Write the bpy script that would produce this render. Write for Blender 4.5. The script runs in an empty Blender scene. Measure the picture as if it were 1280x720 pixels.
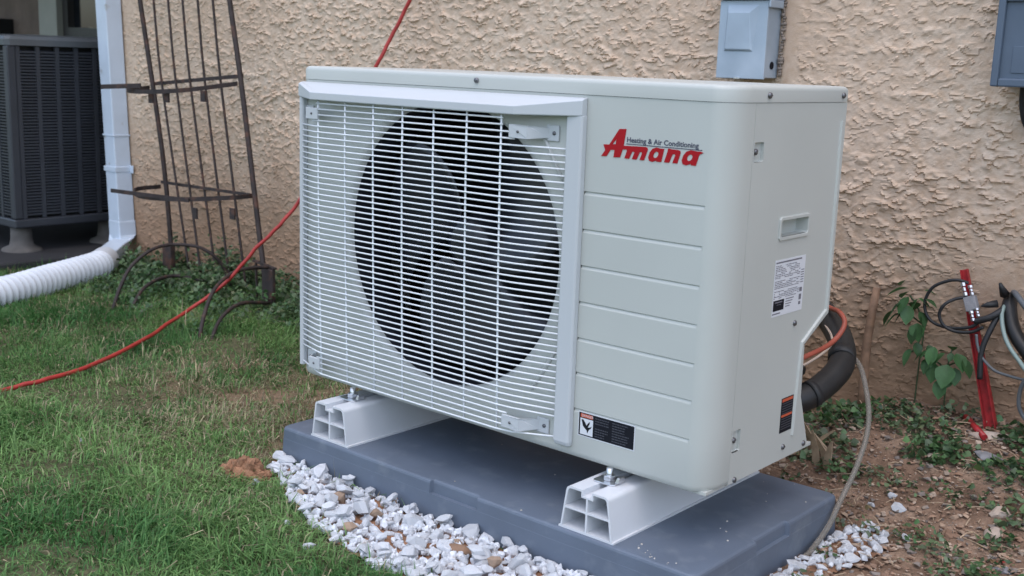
import bpy, bmesh, math, random
import numpy as np
from mathutils import Vector, Matrix
from mathutils.geometry import tessellate_polygon
random.seed(7); rng = np.random.default_rng(7)
SC = bpy.context.scene; COL = SC.collection
R = math.radians

# ------------------------------------------------------------------ camera
CAM = Vector((1.762, -1.418, 0.629)); YAW, PITCH, ROLL = -0.7083, 0.1956, 0.0350
cd = bpy.data.cameras.new("camera"); co = bpy.data.objects.new("camera", cd); COL.objects.link(co)
fw = Vector((math.sin(YAW)*math.cos(PITCH), math.cos(YAW)*math.cos(PITCH), -math.sin(PITCH)))
rt0 = Vector((math.cos(YAW), -math.sin(YAW), 0)); up0 = rt0.cross(fw)
rt = rt0*math.cos(ROLL) + up0*math.sin(ROLL); up = up0*math.cos(ROLL) - rt0*math.sin(ROLL)
m = Matrix((rt, up, -fw)).transposed().to_4x4(); m.translation = CAM
co.matrix_world = m
cd.sensor_width = 36; cd.lens = 1427.7/1280*36; cd.clip_start = 0.02; cd.clip_end = 500
cd.dof.use_dof = True; cd.dof.focus_distance = 2.05; cd.dof.aperture_fstop = 8
SC.camera = co

# ------------------------------------------------------------------ sky, sun, exposure
SUN_EL, SUN_AZ = R(74), R(145)             # direction towards the sun, azimuth clockwise from +Y
w = bpy.data.worlds.new("World"); SC.world = w; w.use_nodes = True
nt = w.node_tree; nt.nodes.clear()
sky = nt.nodes.new("ShaderNodeTexSky"); sky.sky_type = 'NISHITA'; sky.sun_disc = False
sky.sun_elevation = SUN_EL; sky.sun_rotation = SUN_AZ; sky.air_density = 1.0; sky.dust_density = 1.8; sky.ozone_density = 1.0
bg = nt.nodes.new("ShaderNodeBackground"); bg.inputs[1].default_value = 0.13
wo = nt.nodes.new("ShaderNodeOutputWorld")
nt.links.new(sky.outputs[0], bg.inputs[0]); nt.links.new(bg.outputs[0], wo.inputs[0])
ld = bpy.data.lights.new("sun", 'SUN'); ld.energy = 0.68; ld.angle = R(130); ld.color = (1, .91, .79)
lo = bpy.data.objects.new("sun", ld); COL.objects.link(lo); lo.location = (0, 0, 8)
sd = Vector((math.sin(SUN_AZ)*math.cos(SUN_EL), math.cos(SUN_AZ)*math.cos(SUN_EL), math.sin(SUN_EL)))
lo.rotation_euler = (-sd).to_track_quat('-Z', 'Y').to_euler()
SC.view_settings.view_transform = 'Standard'; SC.view_settings.look = 'None'
SC.view_settings.exposure = 1.30; SC.view_settings.gamma = 1.0

# ------------------------------------------------------------------ materials
def mat(name, col, rough=.5, metal=0., var=.0, vs=8., bump=.0, bs=300., dist=.001, spec=.5, rnd=0., col2=None, c2s=6., c2lo=.55, c2hi=.7, attr=None, trans=0.):
    m = bpy.data.materials.new(name); m.use_nodes = True
    N = m.node_tree.nodes; L = m.node_tree.links; b = N["Principled BSDF"]
    b.inputs["Roughness"].default_value = rough; b.inputs["Metallic"].default_value = metal
    b.inputs["Specular IOR Level"].default_value = spec
    tc = N.new("ShaderNodeTexCoord"); out = None
    if attr:
        a = N.new("ShaderNodeVertexColor"); a.layer_name = attr; out = a.outputs[0]
    else:
        rgb = N.new("ShaderNodeRGB"); rgb.outputs[0].default_value = (*col, 1); out = rgb.outputs[0]
    if col2:
        n = N.new("ShaderNodeTexNoise"); n.inputs["Scale"].default_value = c2s; n.inputs["Detail"].default_value = 6
        L.new(tc.outputs["Object"], n.inputs["Vector"])
        r = N.new("ShaderNodeMapRange"); r.inputs[1].default_value = c2lo; r.inputs[2].default_value = c2hi
        L.new(n.outputs[0], r.inputs[0])
        x = N.new("ShaderNodeMix"); x.data_type = 'RGBA'; L.new(r.outputs[0], x.inputs[0])
        L.new(out, x.inputs[6]); x.inputs[7].default_value = (*col2, 1); out = x.outputs[2]
    if var or rnd:
        h = N.new("ShaderNodeHueSaturation"); L.new(out, h.inputs["Color"]); out = h.outputs[0]
        n = N.new("ShaderNodeTexNoise"); n.inputs["Scale"].default_value = vs; n.inputs["Detail"].default_value = 5
        L.new(tc.outputs["Object"], n.inputs["Vector"])
        r = N.new("ShaderNodeMapRange"); r.inputs[1].default_value = .3; r.inputs[2].default_value = .7
        r.inputs[3].default_value = 1-var; r.inputs[4].default_value = 1+var; L.new(n.outputs[0], r.inputs[0])
        v = r.outputs[0]
        if rnd:
            oi = N.new("ShaderNodeObjectInfo"); q = N.new("ShaderNodeMapRange")
            q.inputs[3].default_value = 1-rnd; q.inputs[4].default_value = 1+rnd; L.new(oi.outputs["Random"], q.inputs[0])
            mm = N.new("ShaderNodeMath"); mm.operation = 'MULTIPLY'; L.new(v, mm.inputs[0]); L.new(q.outputs[0], mm.inputs[1]); v = mm.outputs[0]
        L.new(v, h.inputs["Value"])
    L.new(out, b.inputs["Base Color"])
    if bump:
        n = N.new("ShaderNodeTexNoise"); n.inputs["Scale"].default_value = bs; n.inputs["Detail"].default_value = 4
        L.new(tc.outputs["Object"], n.inputs["Vector"])
        bp = N.new("ShaderNodeBump"); bp.inputs["Strength"].default_value = bump; bp.inputs["Distance"].default_value = dist
        L.new(n.outputs[0], bp.inputs["Height"]); L.new(bp.outputs[0], b.inputs["Normal"])
    if trans:
        t = N.new("ShaderNodeBsdfTranslucent"); L.new(out, t.inputs[0])
        ms = N.new("ShaderNodeMixShader"); ms.inputs[0].default_value = trans
        o = N["Material Output"]; L.new(b.outputs[0], ms.inputs[1]); L.new(t.outputs[0], ms.inputs[2]); L.new(ms.outputs[0], o.inputs[0])
    return m

M = dict(
    paint=mat("cabinet_paint", (.478, .497, .470), .42, var=.035, vs=4, bump=.05, bs=900, dist=.0004),
    grille=mat("grille_paint", (.51, .535, .555), .35),
    wire=mat("grille_wire_paint", (.74, .77, .80), .35),
    shroud=mat("shroud_paint", (.47, .485, .465), .45, var=.06, vs=12),
    dark=mat("dark_interior", (.012, .013, .017), .5, var=.2),
    fan=mat("fan_plastic", (.019, .021, .028), .28),
    white=mat("white_plastic", (.63, .65, .68), .38, var=.03, vs=14),
    zinc=mat("zinc_steel", (.62, .63, .65), .28, metal=1, var=.15, vs=60),
    screw=mat("dull_screw", (.16, .16, .17), .4, metal=.8),
    pad=mat("pad_polymer", (.110, .138, .184), .5, var=.10, vs=9, bump=.25, bs=420, dist=.0006, col2=(.17, .20, .24), c2s=22, c2lo=.54, c2hi=.80),
    rust=mat("rusty_iron", (.030, .021, .020), .75, var=.35, vs=40, bump=.4, bs=220, dist=.001, col2=(.085, .038, .024), c2s=25),
    hose=mat("red_hose", (.36, .030, .026), .5, var=.15, vs=40, bump=.2, bs=250),
    gutter=mat("white_gutter_paint", (.54, .62, .72), .4, var=.06, vs=10, col2=(.30, .29, .27), c2s=17, c2lo=.66, c2hi=.76),
    corr=mat("white_corrugated_plastic", (.60, .635, .68), .45, var=.06, vs=10),
    acdark=mat("dark_grey_paint", (.036, .040, .049), .45, var=.1, vs=7),
    acblack=mat("condenser_coil", (.008, .008, .010), .7),
    acpad=mat("black_pad_polymer", (.030, .030, .033), .65, var=.2, vs=8),
    concrete=mat("foot_plastic", (.095, .088, .082), .8, var=.2, vs=20, bump=.3, bs=160),
    steelbox=mat("grey_box_enamel", (.35, .425, .50), .42, metal=.15, var=.10, vs=12, col2=(.43, .50, .57), c2s=9, c2lo=.5, c2hi=.75),
    bluebox=mat("blue_grey_box_enamel", (.085, .118, .165), .5, var=.07, vs=10),
    black=mat("black_rubber", (.016, .017, .019), .55, var=.15, vs=30, bump=.25, bs=300, dist=.0006),
    foam=mat("black_pipe_foam", (.012, .0125, .0135), .48, var=.25, vs=25, bump=.35, bs=260, dist=.0008),
    orange=mat("orange_cable_jacket", (.34, .075, .045), .5, var=.1, vs=30),
    cream=mat("cream_cable_jacket", (.55, .44, .36), .5),
    greycable=mat("grey_cable_jacket", (.11, .12, .13), .5),
    green=mat("grey_green_wire", (.22, .29, .27), .45),
    redmetal=mat("red_painted_steel", (.33, .018, .022), .42, var=.3, vs=50, bump=.3, bs=180, dist=.001, col2=(.12, .02, .02), c2s=40),
    wood=mat("weathered_wood", (.20, .12, .075), .8, var=.3, vs=60, bump=.4, bs=150),
    palewood=mat("pale_torn_wood", (.42, .31, .21), .75, var=.25, vs=60, bump=.4, bs=150),
    rock=mat("pale_rock", (.42, .34, .28), .85, var=.25, vs=25, bump=.6, bs=120, dist=.002, rnd=.15),
    greyrock=mat("grey_rock", (.20, .20, .21), .85, var=.25, vs=25, bump=.6, bs=120, dist=.002, rnd=.15),
    stone=mat("white_marble_chip", (.58, .60, .63), .6, var=.22, vs=110, bump=.6, bs=160, dist=.002, rnd=.14, col2=(.40, .35, .30), c2s=45, c2lo=.60, c2hi=.74),
    clay=mat("clay", (.24, .125, .07), .95, var=.3, vs=50, bump=.8, bs=110, dist=.004, rnd=.2),
    leaf=mat("vine_leaf", (.050, .125, .042), .55, var=.3, vs=40, rnd=.3, trans=.2, bump=.4, bs=120, dist=.001),
    weed=mat("weed_leaf", (.05, .12, .035), .5, attr="col", trans=.25),
    grass=mat("grass_blade", (.05, .12, .03), .55, attr="col", trans=.25, spec=.3),
    pebble=mat("dirt_pebble", (.3, .2, .15), .9, attr="col", bump=.4, bs=200),
    red=mat("logo_red", (.36, .008, .014), .45, spec=.2),
    ink=mat("label_ink", (.010, .011, .016), .6, spec=.15),
    ink2=mat("label_faint_ink", (.055, .058, .075), .5),
    navy=mat("lettering_ink", (.05, .055, .09), .5),
    sticker=mat("white_sticker", (.66, .68, .72), .4),
    greyink=mat("grey_label_ink", (.16, .16, .19), .5),
    danger=mat("orange_red_label", (.55, .10, .045), .45),
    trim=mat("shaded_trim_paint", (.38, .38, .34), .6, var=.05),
    glass=mat("dark_window_glass", (.010, .012, .016), .08),
    frame=mat("dark_window_frame", (.045, .042, .040), .5),
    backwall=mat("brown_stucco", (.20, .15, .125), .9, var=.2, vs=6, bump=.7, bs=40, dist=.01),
    shaderoof=mat("shade_roof_boards", (.10, .08, .065), .8, var=.2),  # only for the unseen roof added over the gap
)
def tube_mat():
    m = mat("clear_drain_vinyl", (.44, .415, .375), .06)
    b = m.node_tree.nodes["Principled BSDF"]; b.inputs["Transmission Weight"].default_value = .7; b.inputs["IOR"].default_value = 1.2
    return m
M['tube'] = tube_mat()

# ------------------------------------------------------------------ noise
GRAD = {}
def perlin(x, y, seed=0):
    if seed not in GRAD:
        g = np.random.default_rng(seed).uniform(0, 2*np.pi, (256, 256)); GRAD[seed] = (np.cos(g), np.sin(g))
    gx, gy = GRAD[seed]
    xi = np.floor(x).astype(int); yi = np.floor(y).astype(int); xf = x-xi; yf = y-yi
    u = xf*xf*xf*(xf*(xf*6-15)+10); v = yf*yf*yf*(yf*(yf*6-15)+10)
    def d(i, j):
        a = (xi+i) & 255; b = (yi+j) & 255
        return gx[a, b]*(xf-i)+gy[a, b]*(yf-j)
    return (1-v)*((1-u)*d(0, 0)+u*d(1, 0))+v*((1-u)*d(0, 1)+u*d(1, 1))
def fbm(x, y, o=3, seed=0):
    s = 0; a = 1
    for k in range(o): s = s+a*perlin(x*2**k+k*17.3, y*2**k-k*9.1, seed+k); a *= .5
    return s
def sstep(a, b, x):
    t = np.clip((x-a)/(b-a), 0, 1); return t*t*(3-2*t)

# ------------------------------------------------------------------ object helpers
WL = {}
def link(o, parent=None, loc=(0, 0, 0)):
    COL.objects.link(o); pl = WL[parent.name] if parent else Vector((0, 0, 0))
    if parent: o.parent = parent
    o.location = Vector(loc)-pl; WL[o.name] = Vector(loc); return o
def tag(o, label=None, cat=None, group=None, kind=None):
    if label: o['label'] = label
    if cat: o['category'] = cat
    if group: o['group'] = group
    if kind: o['kind'] = kind
    return o
def thing(name, label, cat, loc, group=None):
    o = bpy.data.objects.new(name, None); o.empty_display_size = .05; link(o, None, loc); return tag(o, label, cat, group)

class MB:
    """collects verts and faces in world coordinates, linked as one mesh object"""
    def __init__(s): s.v = []; s.f = []; s.sm = []
    def add(s, vs, fs, smooth=False):
        k = len(s.v); s.v += [tuple(q) for q in vs]; s.f += [tuple(i+k for i in f) for f in fs]; s.sm += [smooth]*len(fs); return s
    def box(s, x0, x1, y0, y1, z0, z1):
        return s.add([(x0,y0,z0),(x1,y0,z0),(x1,y1,z0),(x0,y1,z0),(x0,y0,z1),(x1,y0,z1),(x1,y1,z1),(x0,y1,z1)],
                     [(0,3,2,1),(4,5,6,7),(0,1,5,4),(1,2,6,5),(2,3,7,6),(3,0,4,7)])
    def loft(s, loops, cap=True, closed=True, smooth=False):
        n = len(loops[0]); vs = [p for l in loops for p in l]; fs = []
        for i in range(len(loops)-1):
            for j in range(n if closed else n-1):
                k = (j+1) % n; fs.append((i*n+j, i*n+k, (i+1)*n+k, (i+1)*n+j))
        s.add(vs, fs, smooth)
        if cap:
            s.add(loops[0], [tuple(range(n))[::-1]]); s.add(loops[-1], [tuple(range(n))])
        return s
    def tube(s, pts, r, sides=8, cap=True, smooth=True, ring=None):
        P = [Vector(p) for p in pts]; rs = r if hasattr(r, '__len__') else [r]*len(P)
        T = [(P[min(i+1, len(P)-1)]-P[max(i-1, 0)]).normalized() for i in range(len(P))]
        a = T[0].orthogonal().normalized(); loops = []
        for i, p in enumerate(P):
            a = (a-T[i]*a.dot(T[i])).normalized(); b = T[i].cross(a)
            loops.append([p+rs[i]*(math.cos(t)*a+math.sin(t)*b) for t in (2*math.pi*k/sides for k in range(sides))])
        return s.loft(loops, cap, True, smooth)
    def bar(s, a, b, wx, wz, ref=(0, 0, 1)):
        a = Vector(a); b = Vector(b); t = (b-a).normalized(); r = Vector(ref); x = t.cross(r).normalized(); z = x.cross(t)
        L = lambda p: [p+x*wx/2+z*wz/2, p-x*wx/2+z*wz/2, p-x*wx/2-z*wz/2, p+x*wx/2-z*wz/2]
        return s.loft([L(a), L(b)])
    def lathe(s, c, axis, prof, n=24, smooth=True):
        c = Vector(c); ax = Vector(axis).normalized(); u = ax.orthogonal().normalized(); v = ax.cross(u)
        loops = [[c+ax*h+r*(math.cos(t)*u+math.sin(t)*v) for t in (2*math.pi*k/n for k in range(n))] for r, h in prof]
        return s.loft(loops, False, True, smooth)
    def poly(s, loops, fn, t0, t1, walls=True, back=True):
        """2D outline (first loop) with holes, mapped by fn(a, b, t), between depths t0 (front) and t1"""
        tri = tessellate_polygon([[Vector((a, b, 0)) for a, b in l] for l in loops]); fl = [p for l in loops for p in l]
        s.add([fn(a, b, t0) for a, b in fl], [tuple(t) for t in tri])
        if back: s.add([fn(a, b, t1) for a, b in fl], [tuple(t)[::-1] for t in tri])
        if walls:
            for l in loops:
                n = len(l); s.add([fn(a, b, t0) for a, b in l]+[fn(a, b, t1) for a, b in l], [(i, (i+1) % n, n+(i+1) % n, n+i) for i in range(n)])
        return s
    def mesh(s, name, m, org=(0, 0, 0), fix=True):
        me = bpy.data.meshes.new(name); o = Vector(org)
        me.from_pydata([Vector(p)-o for p in s.v], [], s.f)
        me.polygons.foreach_set("use_smooth", s.sm)
        if fix:
            bm = bmesh.new(); bm.from_mesh(me); bmesh.ops.remove_doubles(bm, verts=bm.verts, dist=1e-6)
            bmesh.ops.recalc_face_normals(bm, faces=bm.faces); bm.to_mesh(me); bm.free()
        for q in (m if isinstance(m, (list, tuple)) else [m]): me.materials.append(q)
        return me
    def build(s, name, m, parent=None, loc=None, bevel=0, seg=2, fix=True):
        org = WL[parent.name] if parent else (loc or (0, 0, 0))
        o = bpy.data.objects.new(name, s.mesh(name, m, org, fix)); link(o, parent, org)
        if bevel:
            b = o.modifiers.new("bevel", 'BEVEL'); b.width = bevel; b.segments = seg; b.limit_method = 'ANGLE'; b.angle_limit = R(40)
            b.harden_normals = False
        return o
def spline(pts, n=6):
    P = [Vector(p) for p in pts]; P = [2*P[0]-P[1]]+P+[2*P[-1]-P[-2]]; out = []
    for i in range(1, len(P)-2):
        a, b, c, d = P[i-1:i+3]
        for k in range(n):
            t = k/n; out.append(.5*((2*b)+(c-a)*t+(2*a-5*b+4*c-d)*t*t+(3*b-a-3*c+d)*t**3))
    out.append(P[-2]); return out
def put(name, me, parent, loc, rot=None, scale=None):
    o = bpy.data.objects.new(name, me); link(o, parent, loc)
    if rot is not None: o.rotation_euler = rot
    if scale is not None: o.scale = scale
    return o
def np_mesh(name, V, F4=None, F3=None, smooth=False, cols=None):
    me = bpy.data.meshes.new(name); nv = len(V); f4 = 0 if F4 is None else len(F4); f3 = 0 if F3 is None else len(F3)
    me.vertices.add(nv); me.vertices.foreach_set("co", np.asarray(V, np.float32).ravel())
    idx = np.concatenate([np.asarray(F, np.int32).ravel() for F in (F4, F3) if F is not None])
    me.loops.add(len(idx)); me.loops.foreach_set("vertex_index", idx)
    st = np.concatenate([np.arange(f4)*4, f4*4+np.arange(f3)*3]).astype(np.int32); me.polygons.add(f4+f3)
    me.polygons.foreach_set("loop_start", st)
    me.polygons.foreach_set("use_smooth", np.full(f4+f3, smooth)); me.update(calc_edges=True)
    if cols is not None:
        ca = me.color_attributes.new("col", 'FLOAT_COLOR', 'POINT')
        ca.data.foreach_set("color", np.concatenate([cols, np.ones((nv, 1))], 1).astype(np.float32).ravel())
    return me

# ------------------------------------------------------------------ ground
def gz(x, y):
    x = np.asarray(x, float); y = np.asarray(y, float)
    z = -.157+.010*fbm(x*1.6, y*1.6, 2, 11)
    z = z+.095*sstep(.42, .93, y)*sstep(.55, .88, x)
    z = z-.035*sstep(-1.5, -2.1, x)*sstep(.1, .6, y)
    inpad = sstep(-.30, -.12, y)*(1-sstep(.40, .55, y))*sstep(-.05, .1, x)*(1-sstep(1.05, 1.15, x))
    return z*(1-inpad)+inpad*(-.163)
def isdirt(x, y):
    return sstep(.50, .80, x+.25*(y-.3)+.12*fbm(np.asarray(x)*5, np.asarray(y)*5, 2, 5))*sstep(-.30, -.02, y+.1*fbm(np.asarray(x)*6, np.asarray(y)*6, 2, 6))
def coords(lo, hi, step, far):
    c = list(np.arange(lo, hi, step)); a = step; x = lo
    L = []
    while x > -far: a *= 1.35; x -= a; L.append(x)
    x = c[-1]; a = step; H = []
    while x < far: a *= 1.35; x += a; H.append(x)
    return np.array(L[::-1]+c+H)
gx = coords(-2.6, 1.5, .012, 80); gy = coords(-.6, .97, .012, 80)
X, Y = np.meshgrid(gx, gy, indexing='ij'); D = isdirt(X, Y)
near = ((X > -3) & (X < 2) & (Y > -1) & (Y < 1.2))
Zg = gz(X, Y)+np.where(near, .004*fbm(X*35, Y*35, 3, 21)+D*(.010*np.abs(fbm(X*14, Y*14, 3, 31))+.006*fbm(X*60, Y*60, 2, 41)), 0)
nx, ny = X.shape; I = np.arange(nx*ny).reshape(nx, ny)
F = np.stack([I[:-1, :-1], I[1:, :-1], I[1:, 1:], I[:-1, 1:]], -1).reshape(-1, 4)
n1 = fbm(X*9, Y*9, 4, 51)[..., None]; n2 = fbm(X*30, Y*30, 3, 52)[..., None]
dirt = np.array([.185, .120, .083])*(1+.30*n1+.25*n2); turf = np.array([.085, .085, .045])*(1+.3*n1+.25*n2)
pale = np.array([.31, .225, .165])*(1+.2*n2)
pm = (sstep(.05, .35, n1[..., 0])*.55)[..., None]
dirt = dirt*(1-pm)+pale*pm
far = (1-near.astype(float))[..., None]
def worn(x, y): return np.clip(np.exp(-(((x+.34)/.34)**2+((y-.18)/.24)**2))*(.80+1.2*fbm(x*7, y*7, 3, 88))+.8*np.exp(-(((x+.02)/.07)**2+((y-.02)/.16)**2)), 0, 1)
wn_ = worn(X, Y)[..., None]; turf = turf*(1-wn_)+np.array([.20, .14, .09])*(1+.3*n2)*wn_
gc = np.clip((turf*(1-far)+np.array([.06, .085, .035])*far)*(1-D[..., None])+dirt*D[..., None], .01, 1).reshape(-1, 3)
me = np_mesh("ground", np.stack([X, Y, Zg], -1).reshape(-1, 3), F, smooth=True, cols=gc)
me.materials.append(mat("soil", (.2, .15, .1), .95, attr="col", var=.18, vs=60, bump=.9, bs=130, dist=.006, spec=.2))
ground = tag(link(bpy.data.objects.new("ground", me)), kind="structure")

# ------------------------------------------------------------------ stucco house wall
WY = .95
def ledge(x, z, fz, sx, sz, warp, seed, cut):
    ph = z*fz+warp*fbm(x*sx, z*sz, 3, seed)+.10*perlin(x*70, z*70, seed+9)
    f = ph-np.floor(ph)
    mk = sstep(cut, cut+.22, perlin(x*sx*1.3+40, z*sz*1.5+7, seed+5)+.25*perlin(x*30, z*40, seed+6))
    return (1-f)**2.1*mk
def stucco(x, z):
    h = .0046*ledge(x, z, 15, 12, 20, 1.5, 101, .06)+.0044*ledge(x+.3, z+.1, 24, 17, 27, 1.35, 111, .02)+.0038*ledge(x-.2, z+.5, 38, 26, 40, 1.2, 121, .0)
    h = h*(.75+.75*sstep(-.35, .35, fbm(x*3.1, z*3.7, 2, 161)))
    h = h+.0014*fbm(x*22, z*26, 3, 131)+.0008*perlin(x*150, z*150, 141)+.0006*perlin(x*75, z*80, 151)
    sm = np.exp(-((x-.525)/.035)**2)*sstep(.5, .62, z)*(1-sstep(.95, 1., z))
    sm = np.maximum(sm, np.exp(-(((x-1.03)/.075)**2+((z-.225)/.05)**2)))
    sm = np.maximum(sm, .8*np.exp(-((x+2.2)/.05)**2))
    lo = .55*(1-sstep(-.1, .22, z))
    return h*(1-np.clip(sm, 0, 1))*(1-lo*.7)+.004*np.clip(sm, 0, 1)
wx = np.concatenate([np.arange(-2.265, 1.30, .0031), np.linspace(1.31, 4, 40)])
wz = np.concatenate([[-.5, -.35], np.arange(-.24, .86, .0031), np.linspace(.88, 2.9, 50)])
X, Zw = np.meshgrid(wx, wz, indexing='ij'); H = stucco(X, Zw)
V = np.stack([X, WY-H, Zw], -1).reshape(-1, 3); nx, nz = X.shape; I = np.arange(nx*nz).reshape(nx, nz)
F = np.stack([I[:-1, :-1], I[1:, :-1], I[1:, 1:], I[:-1, 1:]], -1).reshape(-1, 4)
k = len(V)                                               # the wall is a solid: return side, top and back behind the face
V = np.concatenate([V, [(-2.265, 5, -.5), (-2.265, 5, 2.9), (4, 5, -.5), (4, 5, 2.9)]])
edge0 = I[0, :]; F3 = [(edge0[j], edge0[j+1], k) for j in range(nz-1)]+[(edge0[-1], k+1, k)]
edget = I[:, -1]; F3 += [(edget[i], edget[i+1], k+1) for i in range(nx-1)]+[(edget[-1], k+3, k+1)]
edge1 = I[-1, :]; F3 += [(edge1[j+1], edge1[j], k+2) for j in range(nz-1)]+[(k+3, edge1[-1], k+2), (k, k+1, k+3), (k, k+3, k+2)]
def stucco_mat():
    m = mat("stucco", (.455, .350, .272), .92, spec=.2); N = m.node_tree.nodes; L = m.node_tree.links; b = N["Principled BSDF"]
    tc = N.new("ShaderNodeTexCoord"); sp = N.new("ShaderNodeSeparateXYZ"); L.new(tc.outputs["Object"], sp.inputs[0])
    def noise(s, d=5):
        n = N.new("ShaderNodeTexNoise"); n.inputs["Scale"].default_value = s; n.inputs["Detail"].default_value = d; L.new(tc.outputs["Object"], n.inputs[0]); return n.outputs[0]
    def ramp(src, a, b_, lo=0, hi=1):
        r = N.new("ShaderNodeMapRange"); r.inputs[1].default_value = a; r.inputs[2].default_value = b_; r.inputs[3].default_value = lo; r.inputs[4].default_value = hi; L.new(src, r.inputs[0]); return r.outputs[0]
    def mathn(op, a, b_):
        q = N.new("ShaderNodeMath"); q.operation = op
        for i, v in enumerate((a, b_)):
            if isinstance(v, float): q.inputs[i].default_value = v
            else: L.new(v, q.inputs[i])
        return q.outputs[0]
    def mix(f, a, b_):
        x = N.new("ShaderNodeMix"); x.data_type = 'RGBA'; L.new(f, x.inputs[0])
        for i, v in ((6, a), (7, b_)):
            if isinstance(v, tuple): x.inputs[i].default_value = (*v, 1)
            else: L.new(v, x.inputs[i])
        return x.outputs[2]
    base = mix(ramp(noise(3.5), .35, .65), (.60, .460, .350), (.635, .515, .405))
    base = mix(ramp(noise(55), .35, .7), base, (.53, .39, .28))
    zz = mathn('ADD', sp.outputs[2], mathn('MULTIPLY', noise(5), -.30))      # soil splashed up the foot of the wall
    soil = ramp(zz, .30, -.16, 0, .9)
    base = mix(soil, base, (.275, .172, .108))
    L.new(base, b.inputs["Base Color"])
    bp = N.new("ShaderNodeBump"); bp.inputs["Strength"].default_value = .5; bp.inputs["Distance"].default_value = .0016
    L.new(noise(330, 6), bp.inputs["Height"]); L.new(bp.outputs[0], b.inputs["Normal"])
    return m
me = np_mesh("stucco_wall", V, F, np.array(F3)); me.materials.append(stucco_mat())
tag(link(bpy.data.objects.new("stucco_wall", me)), "tan rough trowelled stucco house wall behind the cream outdoor unit", "wall")

# ------------------------------------------------------------------ the shaded neighbouring wall in the gap, its window, and an unseen roof added to shade them
bw = thing("gap_wall", "shaded brown stucco wall with a dark window, seen in the gap left of the downspout", "wall", (-5, 2.2, -.157))
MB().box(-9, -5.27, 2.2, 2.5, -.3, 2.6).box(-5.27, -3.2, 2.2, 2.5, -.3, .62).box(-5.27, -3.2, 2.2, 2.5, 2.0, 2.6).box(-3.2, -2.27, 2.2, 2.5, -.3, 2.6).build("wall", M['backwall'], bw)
wn = MB().box(-5.02, -4.96, 2.19, 2.26, .62, 2.0).box(-3.3, -3.2, 2.19, 2.26, .62, 2.0).box(-4.96, -3.3, 2.19, 2.26, .62, .74).box(-4.6, -4.55, 2.2, 2.26, .74, 2.0).build("window", M['frame'], bw)
MB().box(-4.955, -3.31, 2.23, 2.245, .742, 1.99).build("pane", M['glass'], wn)
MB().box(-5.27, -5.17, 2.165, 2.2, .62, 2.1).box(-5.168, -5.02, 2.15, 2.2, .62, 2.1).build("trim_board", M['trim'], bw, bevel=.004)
pr = thing("added_shade_roof", "unseen boarded roof added to shade the gap beyond the downspout", "roof", (-5, 1.3, 1.7))  # out of frame, put in to keep skylight off the gap
MB().box(-9, -2.30, -.2, 2.6, 1.75, 1.86).build("shade_board", M['shaderoof'], pr)
MB().box(-7.1, -7.0, -.2, -.1, -.2, 1.75).build("post", M['shaderoof'], pr)  # out of frame too, carries the added roof
t = thing("utility_box", "small black box on the shaded brown wall at the left edge", "utility box", (-5.9, 2.2, .5))
MB().box(-6.3, -5.67, 2.08, 2.2, .48, .788).build("case", M['acblack'], t, bevel=.006)
MB().box(-6.27, -5.70, 2.07, 2.08, .50, .770).build("cover", M['frame'], t)

# ------------------------------------------------------------------ equipment pad
def pad_loop(z, ex, nd):
    x0, x1, y0, y1 = .025-ex, .976+ex, -.073-ex, .392+ex; r = .012; P = []
    def arc(cx, cy, a0):
        for k in range(4): a = R(a0+k*30); P.append((cx+r*math.cos(a), cy+r*math.sin(a), z))
    arc(x0+r, y0+r, 180)
    for x, d in ((.437, 0), (.439, 1), (.547, 1), (.549, 0)): P.append((x, y0+d*nd, z))
    arc(x1-r, y0+r, 270)
    for y, d in ((.105, 0), (.107, 1), (.213, 1), (.215, 0)): P.append((x1-d*nd, y, z))
    arc(x1-r, y1-r, 0); arc(x0+r, y1-r, 90); return P
pd = MB().loft([pad_loop(z, e, n) for z, e, n in ((-.175, .004, 0), (-.1135, .001, 0), (-.1130, .0008, .007), (-.0955, 0, .007), (-.0922, -.0012, .007), (-.0905, -.0035, .007), (-.09, -.007, .007))])
pad = tag(pd.build("equipment_pad", M['pad']), "blue grey plastic equipment pad lying under the two white riser blocks", "equipment pad")

r_ = random.Random(9); gm_ = MB()
for k in range(34):
    x = r_.choice((r_.uniform(.05, .96), r_.uniform(.85, .965), r_.gauss(.90, .02))); y = r_.choice((r_.uniform(-.06, .38), r_.gauss(-.055, .006), r_.gauss(.12, .03))); s_ = r_.uniform(.0006, .0017)
    if .04 < x < .96 and -.066 < y < .385: gm_.lathe((x, y, -.0900), (0, 0, 1), [(s_*1.2, 0), (s_, s_*.7), (0, s_)], 5, False)
tag(gm_.build("pad_grit", mat("pale_grit", (.45, .42, .38), .9, var=.4, vs=200), pad), kind="stuff")

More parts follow.
